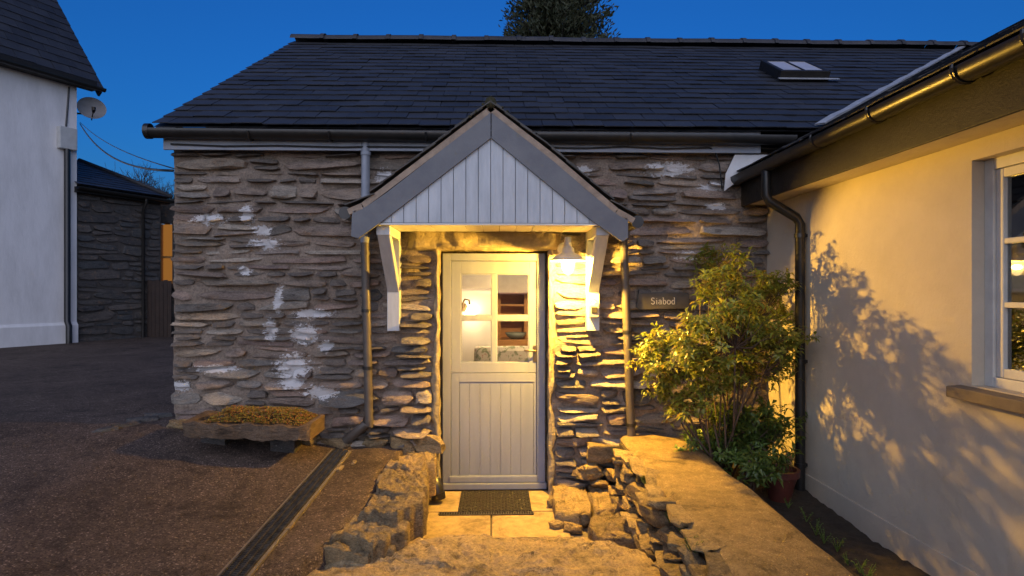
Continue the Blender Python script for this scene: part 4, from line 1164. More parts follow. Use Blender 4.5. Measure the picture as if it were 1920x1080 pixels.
# downpipe of the wing
dpx = WR - 0.055
pt = at_x(1500, 420, dpx); pb = at_x(1500, 945, dpx)
go = at_x(1437, 372, GXC)
wdp = thing('downpipe', 'black downpipe against the cream wall behind the shrub', 'downpipe', (dpx, pt.y, 0.15))
pipe([(GXC, go.y, gz - 0.05), (GXC, go.y, go.z + 0.02), (GXC + 0.02, go.y - 0.0, go.z - 0.02), (dpx - 0.03, pt.y, pt.z + 0.05), (dpx, pt.y, pt.z), (dpx, pt.y, 0.14)], 0.037, 'pipe', 'black_plastic', wdp)
for z_ in (pt.z - 0.09, 1.2, 0.4):
    m = MB(); m.tube([(dpx, pt.y, z_ - 0.016), (dpx, pt.y, z_ + 0.016)], 0.044, 14); m.box((dpx + 0.03, pt.y - 0.012, z_ - 0.012), (WR - 0.001, pt.y + 0.012, z_ + 0.012)); m.build('clip', 'black_plastic', wdp, smooth=40)

# ================================================================== PATH, LANDING, RAMP, STONES
# landing of dressed slabs
lz = -0.045
land = MB(); land.box((-0.75, -1.3, -0.28), (1.1, 0.25, lz - 0.02)); land_o = structure(land.build('landing', 'concrete_edge'))
tiles = [(-0.75, -0.04, -0.42, -0.95), (-0.035, 0.55, -0.42, -0.95), (-0.75, 0.55, 0.10, -0.415), (-0.75, 0.2, -0.955, -1.28), (0.205, 0.9, -0.955, -1.28)]
for (x0, x1, y1, y0) in tiles:
    m = MB(); m.box((x0 + 0.004, y0 + 0.004, lz - 0.0195), (x1 - 0.004, y1 - 0.004, lz + random.uniform(-0.003, 0.003))); m.build('flagstone', 'landing_slab', land_o, bevel=0.006)
# big rough step slab
def rough_slab(name, outline, ztop, thick, res, amp, mat, parent=None, seed=0, origin=None, edge=0.035):
    """organic slab from an outline polygon: fan grid inwards"""
    c = Vector((sum(p[0] for p in outline) / len(outline), sum(p[1] for p in outline) / len(outline), 0))
    n = len(outline) * res; ring = []
    for i in range(n):
        k = i // res; t = (i % res) / res
        a = Vector((*outline[k], 0)); b_ = Vector((*outline[(k + 1) % len(outline)], 0))
        p = a.lerp(b_, t); p += (p - c).normalized() * (edge * N(p, 5, seed) + edge * 0.6 * N(p, 14, seed)); ring.append(p)
    m = MB(); vs = []; fs = []
    lev = [(1.0, -thick), (1.0, -0.05), (0.985, -0.018), (0.955, -0.002)] + [(1 - 0.05 - 0.9 * j / 24, 0) for j in range(1, 25)]
    for (r, dz) in lev:
        for p in ring:
            q = c + (p - c) * r
            z = ztop(q.x, q.y) + dz + (amp * N(q, 2.2, seed) + amp * 1.1 * (abs(N(q, 4.5, seed + 3)) - 0.2) + amp * 0.7 * (abs(N(q, 11, seed)) - 0.2) + amp * 0.75 * N(q, 27, seed)) * (1 if dz > -0.06 else 0)
            if dz < 0 and dz > -0.06: q = q + (p - c).normalized() * 0.012 * N((q.x, q.y, z), 16, seed)
            vs.append((q.x, q.y, z))
    for j in range(len(lev) - 1):
        for i in range(n): k = (i + 1) % n; fs.append((j*n+i, j*n+k, (j+1)*n+k, (j+1)*n+i))
    vs.append((c.x, c.y, ztop(c.x, c.y))); j = len(lev) - 1
    for i in range(n): fs.append((j*n+i, j*n+(i+1)%n, len(vs)-1))
    m.add(vs, fs); return m.build(name, mat, parent, smooth=50)
sz = 0.115
def S(px, py, z=sz): p = at_z(px, py, z); return (p.x, p.y)
steps = thing('stone_steps', 'broad rough stone slabs leading down to the door landing', 'steps', (0, -1.8, 0))
rough_slab('slab', [S(556, 1062), S(612, 1036), S(730, 1030), S(772, 1008), S(905, 1003), S(1040, 1006), S(1150, 1012), S(1215, 1035), (0.98, -2.2), (0.95, -2.75), (-0.1, -2.8), (-1.2, -2.75)], lambda x, y: sz + 0.012 * x, 0.3, 22, 0.03, 'slab_stone', steps, 4)
# second slab further towards the lens, and side ledge blocks
random.seed(61)
blk = [rock_mesh('stone', 'bank_stone', 50 + k, 3, 0.22, 0.62) for k in range(5)]
rk = [rock_mesh('stone', 'bank_stone', 70 + k, 2, 0.3, 0.66) for k in range(10)]
ledge = thing('stone_ledge', 'low ledge of rough blocks beside the landing below the ramp', 'ledge', (0.78, -0.6, -0.04))
def blockslab(px, z, nm, par, seed, amp=0.018, thick=None):
    return rough_slab(nm, [S(a, b_, z) for a, b_ in px], lambda x, y: z, thick or (z + 0.3), 9, amp * 1.6, 'bank_stone', par, seed, edge=0.03)
blockslab([(1034, 910), (1097, 906), (1110, 955), (1085, 966), (1042, 960)], 0.055, 'stone', ledge, 21)
blockslab([(1100, 906), (1172, 903), (1190, 945), (1114, 958)], 0.065, 'stone', ledge, 22)
blockslab([(1100, 964), (1186, 948), (1205, 990), (1216, 1022), (1112, 1002)], 0.05, 'stone', ledge, 23, 0.03)
for (px, py, zz3, s3) in ((1046, 985, -0.03, (0.06, 0.05, 0.05)), (1075, 992, -0.03, (0.09, 0.06, 0.045)), (1098, 975, 0.0, (0.05, 0.07, 0.06)), (1120, 1004, 0.0, (0.08, 0.05, 0.05)), (1165, 1010, 0.03, (0.09, 0.06, 0.05)), (1190, 975, 0.05, (0.06, 0.08, 0.06)), (1036, 945, -0.03, (0.035, 0.09, 0.06))):
    p = at_z(px, py, zz3); place(random.choice(rk), 'stone', ledge, xf((p.x, p.y, zz3), (random.uniform(-.3, .3), random.uniform(-.3, .3), random.uniform(-1, 1)), s3))
# left bank of stones
bank = thing('stone_bank', 'low bank of rough golden stones between the tarmac and the door landing', 'stone bank', (-0.75, -0.8, 0))
for i, (poly, z, sd) in enumerate([
    ([(735, 838), (812, 832), (815, 868), (770, 880), (722, 872)], 0.37, 31),
    ([(722, 876), (768, 884), (806, 872), (802, 910), (760, 922), (700, 918)], 0.345, 32),
    ([(700, 922), (758, 926), (796, 914), (790, 944), (745, 962), (672, 958)], 0.31, 33),
    ([(668, 962), (744, 966), (782, 950), (760, 985), (700, 1010), (640, 1000), (618, 1006)], 0.245, 34),
    ([(612, 1010), (700, 1014), (756, 990), (742, 1018), (690, 1036), (600, 1032)], 0.175, 35)]):
    rough_slab('stone', [S(a, b_, z) for a, b_ in poly], lambda x, y, z=z: z, 0.26, 14, 0.034, 'bank_stone', bank, sd, edge=0.055)
random.seed(77)
for i in range(70):
    t = i / 69.0
    y = -0.05 - 1.45 * random.random()
    zt_ = 0.34 + 0.09 * y
    z = random.uniform(-0.05, max(zt_ - 0.02, 0.05))
    xf_ = at_z(806, 900, 0.1).x - 0.03 + 0.09 * y
    s_ = random.uniform(0.045, 0.11)
    place(random.choice(rk), 'stone', bank, xf((xf_ - random.uniform(0.0, 0.06) - 0.05 * max(z, 0), y, z), (random.uniform(-0.3, 0.3), random.uniform(-0.3, 0.3), random.uniform(0, 6.3)), (s_ * 1.1, s_ * 1.4, s_ * random.uniform(0.6, 1.1))))
# earth core of the bank
m = MB(); m.prism([(-0.98, -0.0, 0.30), (-0.66, -0.0, 0.30), (-0.62, -0.0, -0.28), (-0.98, 0.0, -0.28)], (-0.08, -1.5, -0.14)); m.build('core', 'soil', bank)
# concrete ramp
rz_ = 0.49
RL = [(-0.16, at_z(1178, 832, rz_).x), (-1.0, 1.06), (-2.0, 1.03), (-3.6, 0.98)]
def ramp_path():
    vs = []; fs = []; n = 60; k = 14
    for i in range(n + 1):
        y = -0.10 - 3.7 * i / n
        xl = 1.07 - 0.025 * i / n + 0.02 * N((0, y, 0), 3, 1)
        xr_ = 1.66 - 0.06 * i / n + 0.025 * N((5, y, 0), 2.5, 1) - 0.25 * max(0, 1 - i / 5) ** 2 + (0)
        for j in range(k + 1):
            u = j / k; x_ = xl + (xr_ - xl) * u
            e = min(u, 1 - u) * (xr_ - xl)
            z = rz_ - 0.028 * max(0, 1 - e / 0.05) ** 2 + 0.006 * N((x_, y, 0), 2.5) + 0.004 * N((x_, y, 0), 9)
            vs.append((x_, y, z))
    for i in range(n):
        for j in range(k): a = i * (k + 1) + j; fs.append((a, a + 1, a + k + 2, a + k + 1))
    o = len(vs)
    for i in range(n + 1):
        a = vs[i * (k + 1)]; b_ = vs[i * (k + 1) + k]; vs += [(a[0] + 0.03, a[1], -0.3), (b_[0] - 0.02, b_[1], -0.3)]
    for i in range(n):
        a = i * (k + 1); b_ = a + k; q = o + 2 * i
        fs += [(a, a + k + 1, q + 2, q), (b_, q + 1, q + 3, b_ + k + 1)]
    m = MB(); m.add(vs, fs); return structure(m.build('ramp_path', 'ramp_concrete', smooth=45))
ramp_path()
# retaining wall of upright dark slaty stones along the ramp
ret = thing('retaining_wall', 'ragged dry stone edging holding up the concrete ramp', 'retaining wall', (1.0, -1.6, 0))
random.seed(5)
z = -0.06
while z < 0.47:
    hh = random.uniform(0.022, 0.055)
    y = -0.27 - random.uniform(0, 0.1)
    while y > -3.4:
        ln = random.uniform(0.07, 0.2); lean = 0.10 * (0.48 - z)
        hk = hh * random.uniform(0.75, 1.35)
        top = z + hh + hk
        if random.random() < 0.9 and top < 0.525:
            place(random.choice(rk), 'stone', ret, xf((1.045 - lean + random.uniform(-0.045, 0.03), y - ln, z + hh), (random.uniform(-0.22, 0.22), random.uniform(-0.2, 0.2), random.uniform(-0.3, 0.3)), (random.uniform(0.06, 0.11), ln * random.uniform(0.95, 1.1), hk)))
        y -= 2 * ln * random.uniform(0.85, 1.0)
    z += 2 * hh * 0.95
for (px, py, yy, s3, sd) in ((1128, 848, -0.14, (0.19, 0.14, 0.10), 0), (1108, 880, -0.17, (0.13, 0.13, 0.07), 1), (1150, 888, -0.2, (0.12, 0.1, 0.06), 2), (1125, 905, -0.16, (0.2, 0.1, 0.05), 3)):
    p = at_y(px, py, yy); place(blk[sd], 'stone', ret, xf((p.x, p.y, p.z - 0.01), (0.05, 0.1 * sd, 0.4 * sd), s3))
m = MB(); m.box((1.05, -3.6, -0.3), (1.09, -0.2, 0.45)); m.build('core', 'soil', ret)
# soil strip
def strip():
    vs = []; fs = []; n = 70; k = 14
    for i in range(n + 1):
        for j in range(k + 1):
            x_ = 1.2 + (WR + 0.05 - 1.2) * j / k; y_ = 0.05 - 4.0 * i / n
            z = 0.17 + 0.10 * max(0, 1 - abs(y_ + 0.2) / 0.8) + 0.03 * N((x_, y_, 0), 4) + 0.02 * N((x_, y_, 0), 14) + 0.1 * max(0, 1 - (x_ - 1.5) / 0.5) 
            vs.append((x_, y_, z))
    for i in range(n):
        for j in range(k): a = i * (k + 1) + j; fs.append((a, a + k + 1, a + k + 2, a + 1))
    m = MB(); m.add(vs, fs); return structure(m.build('soil_bed', 'soil', smooth='all'))
strip()

# doormat
mt0 = at_z(868, 922, lz); mt1 = at_z(995, 965, lz)
mat_o = thing('doormat', 'black rubber doormat with woven pattern below the door', 'doormat', ((mt0.x + mt1.x) / 2, (mt0.y + mt1.y) / 2, lz))
mx0, mx1 = at_z(858, 965, lz).x + 0.0, at_z(994, 940, lz).x; my0, my1 = at_z(920, 962, lz).y, at_z(920, 923, lz).y
m = MB(); m.box((mx0, my0, lz + 0.004), (mx1, my1, lz + 0.010)); m.build('base', 'rubber', mat_o)
m = MB(); nx, ny = 22, 16
for i in range(nx):
    for j in range(ny):
        x_ = mx0 + (mx1 - mx0) * (i + 0.5) / nx; y_ = my0 + (my1 - my0) * (j + 0.5) / ny
        dx = (mx1 - mx0) / nx * 0.42; dy = (my1 - my0) / ny * 0.36; sk = 0.006 if (i + j) % 2 else -0.006
        m.hexa([(x_ - dx, y_ - dy + sk, lz + 0.0102), (x_ + dx, y_ - dy - sk, lz + 0.0102), (x_ + dx, y_ + dy - sk, lz + 0.0102), (x_ - dx, y_ + dy + sk, lz + 0.0102),
                (x_ - dx * .8, y_ - dy * .7 + sk, lz + 0.019), (x_ + dx * .8, y_ - dy * .7 - sk, lz + 0.019), (x_ + dx * .8, y_ + dy * .7 - sk, lz + 0.019), (x_ - dx * .8, y_ + dy * .7 + sk, lz + 0.019)])
o = m.build('studs', 'rubber', mat_o); o['kind'] = 'stuff'
# grating in front of the mat
gy = at_z(920, 964, lz).y
gr = thing('threshold_grate', 'narrow slotted grate across the landing in front of the doormat', 'grate', (-0.05, gy, lz))
gx0_, gx1_ = at_z(824, 963, lz).x, at_z(1000, 963, lz).x
m = MB(); m.box((gx0_, gy - 0.03, lz - 0.0), (gx1_, gy + 0.03, lz + 0.004)); m.build('channel', 'drain_dark', gr)
m = MB(); n = 38
for i in range(n + 1):
    x_ = gx0_ + (gx1_ - gx0_) * i / n; m.box((x_ - 0.004, gy - 0.022, lz + 0.0042), (x_ + 0.004, gy + 0.022, lz + 0.010))
m.box((gx0_, gy - 0.03, lz + 0.0041), (gx1_, gy - 0.0222, lz + 0.0105)); m.box((gx0_, gy + 0.0222, lz + 0.0041), (gx1_, gy + 0.03, lz + 0.0105)); m.build('bars', 'drain_metal', gr)
# black waste pipe elbow by the door
e0 = at_y(806, 880, -0.02); 
wp = thing('waste_pipe', 'black plastic pipe elbow poking out of the stone bank beside the door', 'pipe', tuple(e0))
q = [at_y(800, 882, -0.02), at_y(806, 890, -0.10), at_y(815, 903, -0.17), at_y(820, 920, -0.20), at_y(822, 932, -0.20)]
m = MB(); m.tube(q, [0.05, 0.053, 0.055, 0.055, 0.055], 16); m.build('elbow', 'black_plastic', wp, smooth=40)
m = MB(); m.tube([q[3].lerp(q[4], 0.2), q[4] + Vector((0, 0, -0.01))], 0.063, 16); m.build('collar', 'black_plastic', wp, smooth=40)

# slotted drain channel across the yard
d0 = at_g(640, 848); d1 = at_g(437, 1085)
dd = (d1 - d0); dh = Vector((dd.x, dd.y, 0)).normalized(); sd_ = Vector((dh.y, -dh.x, 0)) * -1
L_ = Vector((dd.x, dd.y, 0)).length + 0.6
dr_ = thing('drain_channel', 'slotted metal drain channel running across the tarmac from the downpipe', 'drain', tuple(d0))
def DP(s, t, z): p = Vector((d0.x, d0.y, 0)) + dh * s + sd_ * t; return Vector((p.x, p.y, ground_z(p.x, p.y) + z))
def drain_bar(m, s0_, s1_, t0, t1, z0_, z1_, n=1):
    for i in range(n):
        a = s0_ + (s1_ - s0_) * i / n; b_ = s0_ + (s1_ - s0_) * (i + 1) / n
        m.hexa([DP(a, t0, z0_), DP(b_, t0, z0_), DP(b_, t1, z0_), DP(a, t1, z0_), DP(a, t0, z1_), DP(b_, t0, z1_), DP(b_, t1, z1_), DP(a, t1, z1_)])
m = MB(); drain_bar(m, 0, L_, -0.065, 0.065, -0.03, 0.013, 24); m.build('channel', 'drain_dark', dr_)
for t0_, t1_ in ((-0.082, -0.067), (0.067, 0.086)):
    m = MB(); drain_bar(m, 0, L_, t0_, t1_, -0.03, 0.017, 24); m.build('edging', 'concrete_edge', dr_)
s = 0.0
while s < L_ - 0.1:
    e_ = min(s + 0.5, L_) - 0.006
    m = MB()
    for t in (-0.060, -0.021, 0.021, 0.060): drain_bar(m, s, e_, t - 0.004, t + 0.004, 0.0135, 0.024, 4)
    q_ = s
    while q_ < e_:
        drain_bar(m, q_, q_ + 0.005, -0.056, 0.056, 0.0135, 0.0215); q_ += 0.018
    m.build('grating', 'drain_metal', dr_); s += 0.5
# pale stones set at the drain edge
for i, (px, py, s_) in enumerate(((527, 990, 0.05), (622, 880, 0.06), (650, 868, 0.035))):
    p = at_g(px + 14, py); 
    o = place(rk[i], 'edging_stone', dr_, xf((p.x, p.y, p.z + 0.002), (0, 0, math.atan2(dh.y, dh.x)), (s_ * 1.3, s_ * 0.6, 0.016)))

# ================================================================== TROUGH PLANTER
tp = at_g(455, 838)
TY0, TY1 = -0.62, -0.12
tl0 = at_y(336, 790, TY0).x; tl1 = at_y(578, 800, TY0).x
tzt = at_y(455, 797, TY0).z; tzb = at_y(455, 825, TY0).z
tro = thing('stone_trough', 'long stone trough planter on block feet against the cottage wall', 'planter', ((tl0 + tl1) / 2, (TY0 + TY1) / 2, ground_z((tl0 + tl1) / 2, -0.4)))
def trough():
    m = MB(); nx = 80
    prof = [(0.02, -1), (0.0, -0.55), (0.0, 0), (0.05, 0.02), (0.06, -0.03), (0.44, -0.03), (0.45, 0.02), (0.5, 0), (0.5, -1)]
    vs = []; fs = []; H = tzt - tzb
    for i in range(nx + 1):
        u = i / nx; x_ = tl0 + (tl1 - tl0) * u
        en = min(u, 1 - u) * (tl1 - tl0); rr = 1 - 0.18 * max(0, 1 - en / 0.12) ** 2
        for (dy, hz) in prof:
            y_ = (TY0 + TY1) / 2 + (dy - 0.25) * rr * (1.0)
            if hz > -0.9: z_ = tzt + hz * H + 0.004 * N((x_, dy, hz), 8)
            else: z_ = tzb
            if dy in (0.06, 0.44): z_ = tzt - 0.03 if en > 0.07 else tzt + 0.02 * H
            z_ += 0.035 * (0.5 - u)
            vs.append((x_ + 0.008 * N((x_, dy, hz), 6), y_ + 0.03 * N((x_, dy * 3, hz), 6) + 0.012 * N((x_, dy, hz), 21), z_ + 0.018 * N((x_ * 4, dy, hz), 2) + 0.008 * N((x_, dy, hz), 24)))
    k = len(prof)
    for i in range(nx):
        for j in range(k): a = i * k + j; b_ = i * k + (j + 1) % k; fs.append((a, b_, b_ + k, a + k))
    fs += [tuple(range(k)), tuple(range(nx * k + k - 1, nx * k - 1, -1))]
    m.add(vs, fs); return m.build('basin', 'trough_stone', tro, smooth=45)
trough()
for px in (400, 530):
    x_ = at_y(px, 830, -0.3).x; zg = ground_z(x_, -0.37)
    m = MB(); m.box((x_ - 0.10, -0.31, zg - 0.06), (x_ + 0.10, -0.12, tzb + 0.02)); m.build('block_foot', 'rubble_far', tro, bevel=0.012)
se = MB(); random.seed(8)
for i in range(2600):
    x_ = random.uniform(tl0 + 0.16, tl1 - 0.05); u = (x_ - tl0) / (tl1 - tl0)
    y_ = random.uniform(TY0 + 0.03, TY1 - 0.03)
    hmp = 0.085 * (1 - ((y_ - (TY0 + TY1) / 2) / 0.25) ** 2) * min(1, (x_ - tl0 - 0.12) / 0.15) * min(1, (tl1 - 0.04 - x_) / 0.12)
    z_ = tzt + 0.035 * (0.5 - u) - 0.02 + hmp * random.uniform(0.6, 1.15) + 0.012
    a = random.uniform(0, 6.28); s_ = random.uniform(0.008, 0.016)
    for k in range(3):
        an = a + k * 2.1; d = Vector((math.cos(an), math.sin(an), random.uniform(0.3, 1.0))).normalized() * s_; sde = Vector((-math.sin(an), math.cos(an), 0)) * s_ * 0.45
        p = Vector((x_, y_, z_)); se.add([p, p + d * 0.6 + sde, p + d * 1.2, p + d * 0.6 - sde], [(0, 1, 2, 3)])
o = se.build('sedum_cover', 'sedum'); tag(o, 'red and green sedum mat growing in the stone trough', 'sedum', kind='stuff')
m = MB(); m.box((tl0 + 0.1, TY0 + 0.08, tzt - 0.06), (tl1 - 0.08, TY1 - 0.08, tzt - 0.022)); m.build('soil_fill', 'soil', tro)
rkd = [rock_mesh('stone', 'rubble_far', 130 + k, 2) for k in range(5)]
# kerb stones at the corner
kb = thing('kerb_stones', 'low dark kerb stones at the left corner of the cottage', 'kerb', (WL - 0.2, -0.1, 0.55))
for i, (px, py) in enumerate(((200, 806), (235, 798), (270, 789), (300, 781))):
    p = at_g(px, py); place(rkd[i], 'stone', kb, xf((p.x, p.y, p.z - 0.01), (0, 0, 0.45), (0.14, 0.06, 0.045)))
# rubble footing along the wall base
random.seed(21)
for i in range(9):
    x_ = WL + 0.1 + i * 0.27 + random.uniform(-0.05, 0.05); zg = ground_z(x_, -0.05)
    place(random.choice(rk), 'footing_stone', wall, xf((x_, -0.05, zg + 0.02), (0, 0, random.uniform(-0.4, 0.4)), (random.uniform(0.1, 0.17), 0.07, random.uniform(0.05, 0.09))))

# ================================================================== PLANTS
def leaf(m, p, d, up, l, wd, droop=0.25):
    d = d.normalized(); s_ = d.cross(up)
    s_ = s_.normalized() if s_.length > 1e-3 else d.orthogonal().normalized()
    n_ = s_.cross(d)
    mid = p + d * l * 0.5 + n_ * l * 0.06; tip = p + d * l - n_ * l * droop
    m.add([p, mid + s_ * wd * 0.5 + n_ * wd * 0.12, tip, mid - s_ * wd * 0.5 + n_ * wd * 0.12, mid], [(0, 1, 4), (1, 2, 4), (2, 3, 4), (3, 0, 4)])
def whorl(m, p, ax, n, l, wd, rnd):
    ax = ax.normalized(); a = ax.orthogonal().normalized(); b_ = ax.cross(a)
    for k in range(n):
        an = 2.4 * k + rnd.uniform(-0.3, 0.3); el = rnd.uniform(-0.15, 0.9)
        d = (a * math.cos(an) + b_ * math.sin(an)) * math.cos(el) + ax * math.sin(el) + Vector((0, 0, -0.25))
        leaf(m, p + ax * rnd.uniform(-0.045, 0.012), d, ax, l * rnd.uniform(0.65, 1.15), wd * rnd.uniform(0.8, 1.2), rnd.uniform(0.1, 0.4))
def shrub(name, label, base, targets, stems_n, leafmat, l, wd, nl, seed, extra=2, spread=0.07, stem_r=0.016):
    rnd = random.Random(seed)
    t = thing(name, label, 'shrub', tuple(base))
    base = Vector(base); st = MB(); cr = MB()
    forks = []
    for i in range(stems_n):
        tg = rnd.choice(targets)
        f = base.lerp(tg, rnd.uniform(0.42, 0.82)) + Vector((rnd.uniform(-0.06, 0.06), rnd.uniform(-0.06, 0.06), 0.06))
        b0 = base + Vector((rnd.uniform(-0.07, 0.07), rnd.uniform(-0.07, 0.07), -0.02))
        md = b0.lerp(f, 0.5) + Vector((rnd.uniform(-0.05, 0.05), rnd.uniform(-0.05, 0.05), -0.03))
        st.tube([b0, md, f], [stem_r, stem_r * 0.8, stem_r * 0.6], 7); forks.append(f)
    for tg in targets:
        f = min(forks, key=lambda q: (q - tg).length + rnd.uniform(0, 0.15))
        md = f.lerp(tg, 0.5) + Vector((rnd.uniform(-0.04, 0.04), rnd.uniform(-0.04, 0.04), rnd.uniform(-0.05, 0.02)))
        st.tube([f, md, tg], [stem_r * 0.42, stem_r * 0.3, stem_r * 0.15], 5, caps=False)
        ax = ((tg - base).normalized() * 0.6 + Vector((rnd.uniform(-0.5, 0.5), rnd.uniform(-0.5, 0.5), rnd.uniform(0.2, 0.9))))
        whorl(cr, tg, ax, nl, l, wd, rnd)
        for k in range(extra):
            q = tg + Vector((rnd.gauss(0, spread), rnd.gauss(0, spread), rnd.gauss(0, spread * 0.8)))
            st.tube([md.lerp(tg, 0.4), q], [stem_r * 0.2, stem_r * 0.12], 4, caps=False)
            whorl(cr, q, ax + Vector((rnd.uniform(-0.6, 0.6), rnd.uniform(-0.6, 0.6), rnd.uniform(-0.2, 0.5))), int(nl * 0.8), l, wd, rnd)
    st.build('stems', 'bark', t, smooth='all')
    o = cr.build('foliage', leafmat, t); o['kind'] = 'stuff'
    return t
def lobes_targets(lobes, n, seed, per=5, sp=0.055):
    """rosette positions gathered in clumps inside the lobes"""
    rnd = random.Random(seed); out = []
    tot = sum(r[0] * r[1] * r[2] for _, r in lobes)
    for (c_, r_) in lobes:
        k = max(3, int(n / per * (r_[0] * r_[1] * r_[2]) / tot))
        for _ in range(k):
            v_ = Vector((rnd.gauss(0, 1), rnd.gauss(0, 1), rnd.gauss(0, 1))).normalized() * (rnd.random() ** 0.35)
            cc = Vector(c_) + Vector((v_.x * r_[0], v_.y * r_[1], v_.z * r_[2]))
            for _ in range(per):
                p = cc + Vector((rnd.gauss(0, sp), rnd.gauss(0, sp), rnd.gauss(0, sp * 0.7)))
                if p.x > WR - 0.14: p.x = WR - 0.14 - rnd.random() * 0.14
                if p.y > -0.13: p.y = -0.13 - rnd.random() * 0.08
                out.append(p)
    return out
def L(px, py, dep): return at_y(px, py, dep)
lob = [ (L(1372, 500, -0.70), (0.15, 0.18, 0.10)), (L(1350, 535, -0.90), (0.15, 0.22, 0.11)), (L(1420, 540, -0.75), (0.20, 0.22, 0.13)), (L(1470, 575, -0.55), (0.16, 0.2, 0.12)),
        (L(1365, 575, -1.2), (0.12, 0.16, 0.10)), (L(1255, 635, -0.8), (0.15, 0.25, 0.08)), (L(1230, 675, -0.75), (0.10, 0.2, 0.09)), (L(1270, 700, -0.85), (0.14, 0.2, 0.09)), (L(1318, 618, -1.0), (0.15, 0.24, 0.10)), (L(1385, 620, -0.95), (0.24, 0.28, 0.15)), (L(1450, 635, -0.75), (0.2, 0.25, 0.15)),
        (L(1490, 680, -0.75), (0.12, 0.22, 0.14)), (L(1400, 690, -0.75), (0.24, 0.28, 0.11)), (L(1330, 490, -0.3), (0.08, 0.1, 0.07)), (L(1240, 735, -0.6), (0.09, 0.12, 0.06)), (L(1330, 735, -0.9), (0.18, 0.16, 0.08)), (L(1290, 760, -0.75), (0.14, 0.14, 0.06)), (L(1310, 670, -0.95), (0.16, 0.2, 0.10)), (L(1225, 650, -0.6), (0.07, 0.1, 0.06)), (L(1335, 610, -1.3), (0.10, 0.14, 0.12)), (L(1300, 660, -1.2), (0.10, 0.14, 0.10)) ]
shrub('garden_shrub', 'tall leafy evergreen shrub in the corner lit yellow green by the lantern', (1.78, -0.52, 0.2), lobes_targets(lob, 500, 3, 5, 0.055), 30, 'leaf_bright', 0.070, 0.024, 11, 4, extra=1, spread=0.05, stem_r=0.010)
lob2 = [ (L(1400, 800, -0.75), (0.22, 0.22, 0.13)), (L(1450, 790, -0.8), (0.18, 0.25, 0.15)), (L(1420, 850, -1.0), (0.15, 0.2, 0.10)) , (L(1360, 770, -0.5), (0.2, 0.2, 0.1))]
shrub('low_shrub', 'dark green low shrub at the foot of the taller one', (1.85, -0.85, 0.2), lobes_targets(lob2, 80, 13), 7, 'leaf_dark', 0.08, 0.026, 12, 14, extra=2, spread=0.06, stem_r=0.011)
lob3 = [ (L(1300, 822, -0.35), (0.17, 0.12, 0.05)), (L(1352, 832, -0.55), (0.15, 0.12, 0.06)), (L(1400, 850, -0.85), (0.1, 0.12, 0.06))]
shrub('creeping_plant', 'bright green creeping plant spilling over the ramp edge', (1.66, -0.45, 0.25), lobes_targets(lob3, 60, 23), 5, 'leaf_low', 0.06, 0.02, 12, 24, extra=2, spread=0.04, stem_r=0.008)
# terracotta pot
pc = at_z(1448, 905, 0.17); pc = at_d(1462, 900, 4.62)
pot = thing('plant_pot', 'red glazed plant pot beside the black downpipe', 'pot', (pc.x, pc.y, 0.16))
m = MB(); hp_ = 0.25
m.lathe((pc.x, pc.y, 0.16), [(0.001, 0), (0.075, 0), (0.10, 0.12), (0.125, hp_ - 0.05), (0.14, hp_ - 0.05), (0.142, hp_), (0.12, hp_), (0.115, hp_ - 0.04), (0.001, hp_ - 0.04)], 24); m.build('body', 'terracotta', pot, smooth=40)
m = MB(); m.lathe((pc.x, pc.y, 0.16), [(0.112, hp_ - 0.035), (0.06, hp_ - 0.02), (0.001, hp_ - 0.015)], 18); m.build('soil_fill', 'soil', pot, smooth='all')
# weeds along the strip and ramp edge
def weed(x_, y_, z_, h, seed, n=7, mat='leaf_low', label='small weed growing between the ramp and the cream wall', grp='weeds along the cream wall'):
    rnd = random.Random(seed); m = MB()
    for k in range(n):
        a = rnd.uniform(0, 6.28); tip = Vector((x_ + math.cos(a) * h * 0.5, y_ + math.sin(a) * h * 0.5, z_ + h * rnd.uniform(0.6, 1)))
        p = Vector((x_, y_, z_ - 0.01)); m.tube([p, p.lerp(tip, 0.5) + Vector((0, 0, h * 0.1)), tip], [0.003, 0.0025, 0.0012], 4)
        for j in range(5):
            q = p.lerp(tip, 0.3 + 0.7 * j / 4); leaf(m, q, Vector((rnd.uniform(-1, 1), rnd.uniform(-1, 1), rnd.uniform(0, 0.6))), Vector((0, 0, 1)), h * 0.22, h * 0.1)
    o = m.build('weed', mat); tag(o, label, 'weed', grp); return o
for i, (px, py) in enumerate(((1512, 960), (1530, 985), (1545, 1000), (1570, 1015), (1590, 1040), (1612, 1055), (1625, 1070), (1478, 935), (1463, 918))):
    p = at_z(px, py + 10, 0.22); weed(max(p.x, 1.72), p.y, 0.2, random.uniform(0.05, 0.10), 60 + i, 5)
random.seed(31)
for i in range(8):
    y_ = -0.35 - i * 0.28; weed(1.02 + random.uniform(-0.03, 0.02), y_, random.uniform(0.36, 0.44), random.uniform(0.06, 0.1), 90 + i, 9, 'leaf_dark', 'tuft of small leaves rooted in the dry stone edging', 'tufts in the ramp edging')

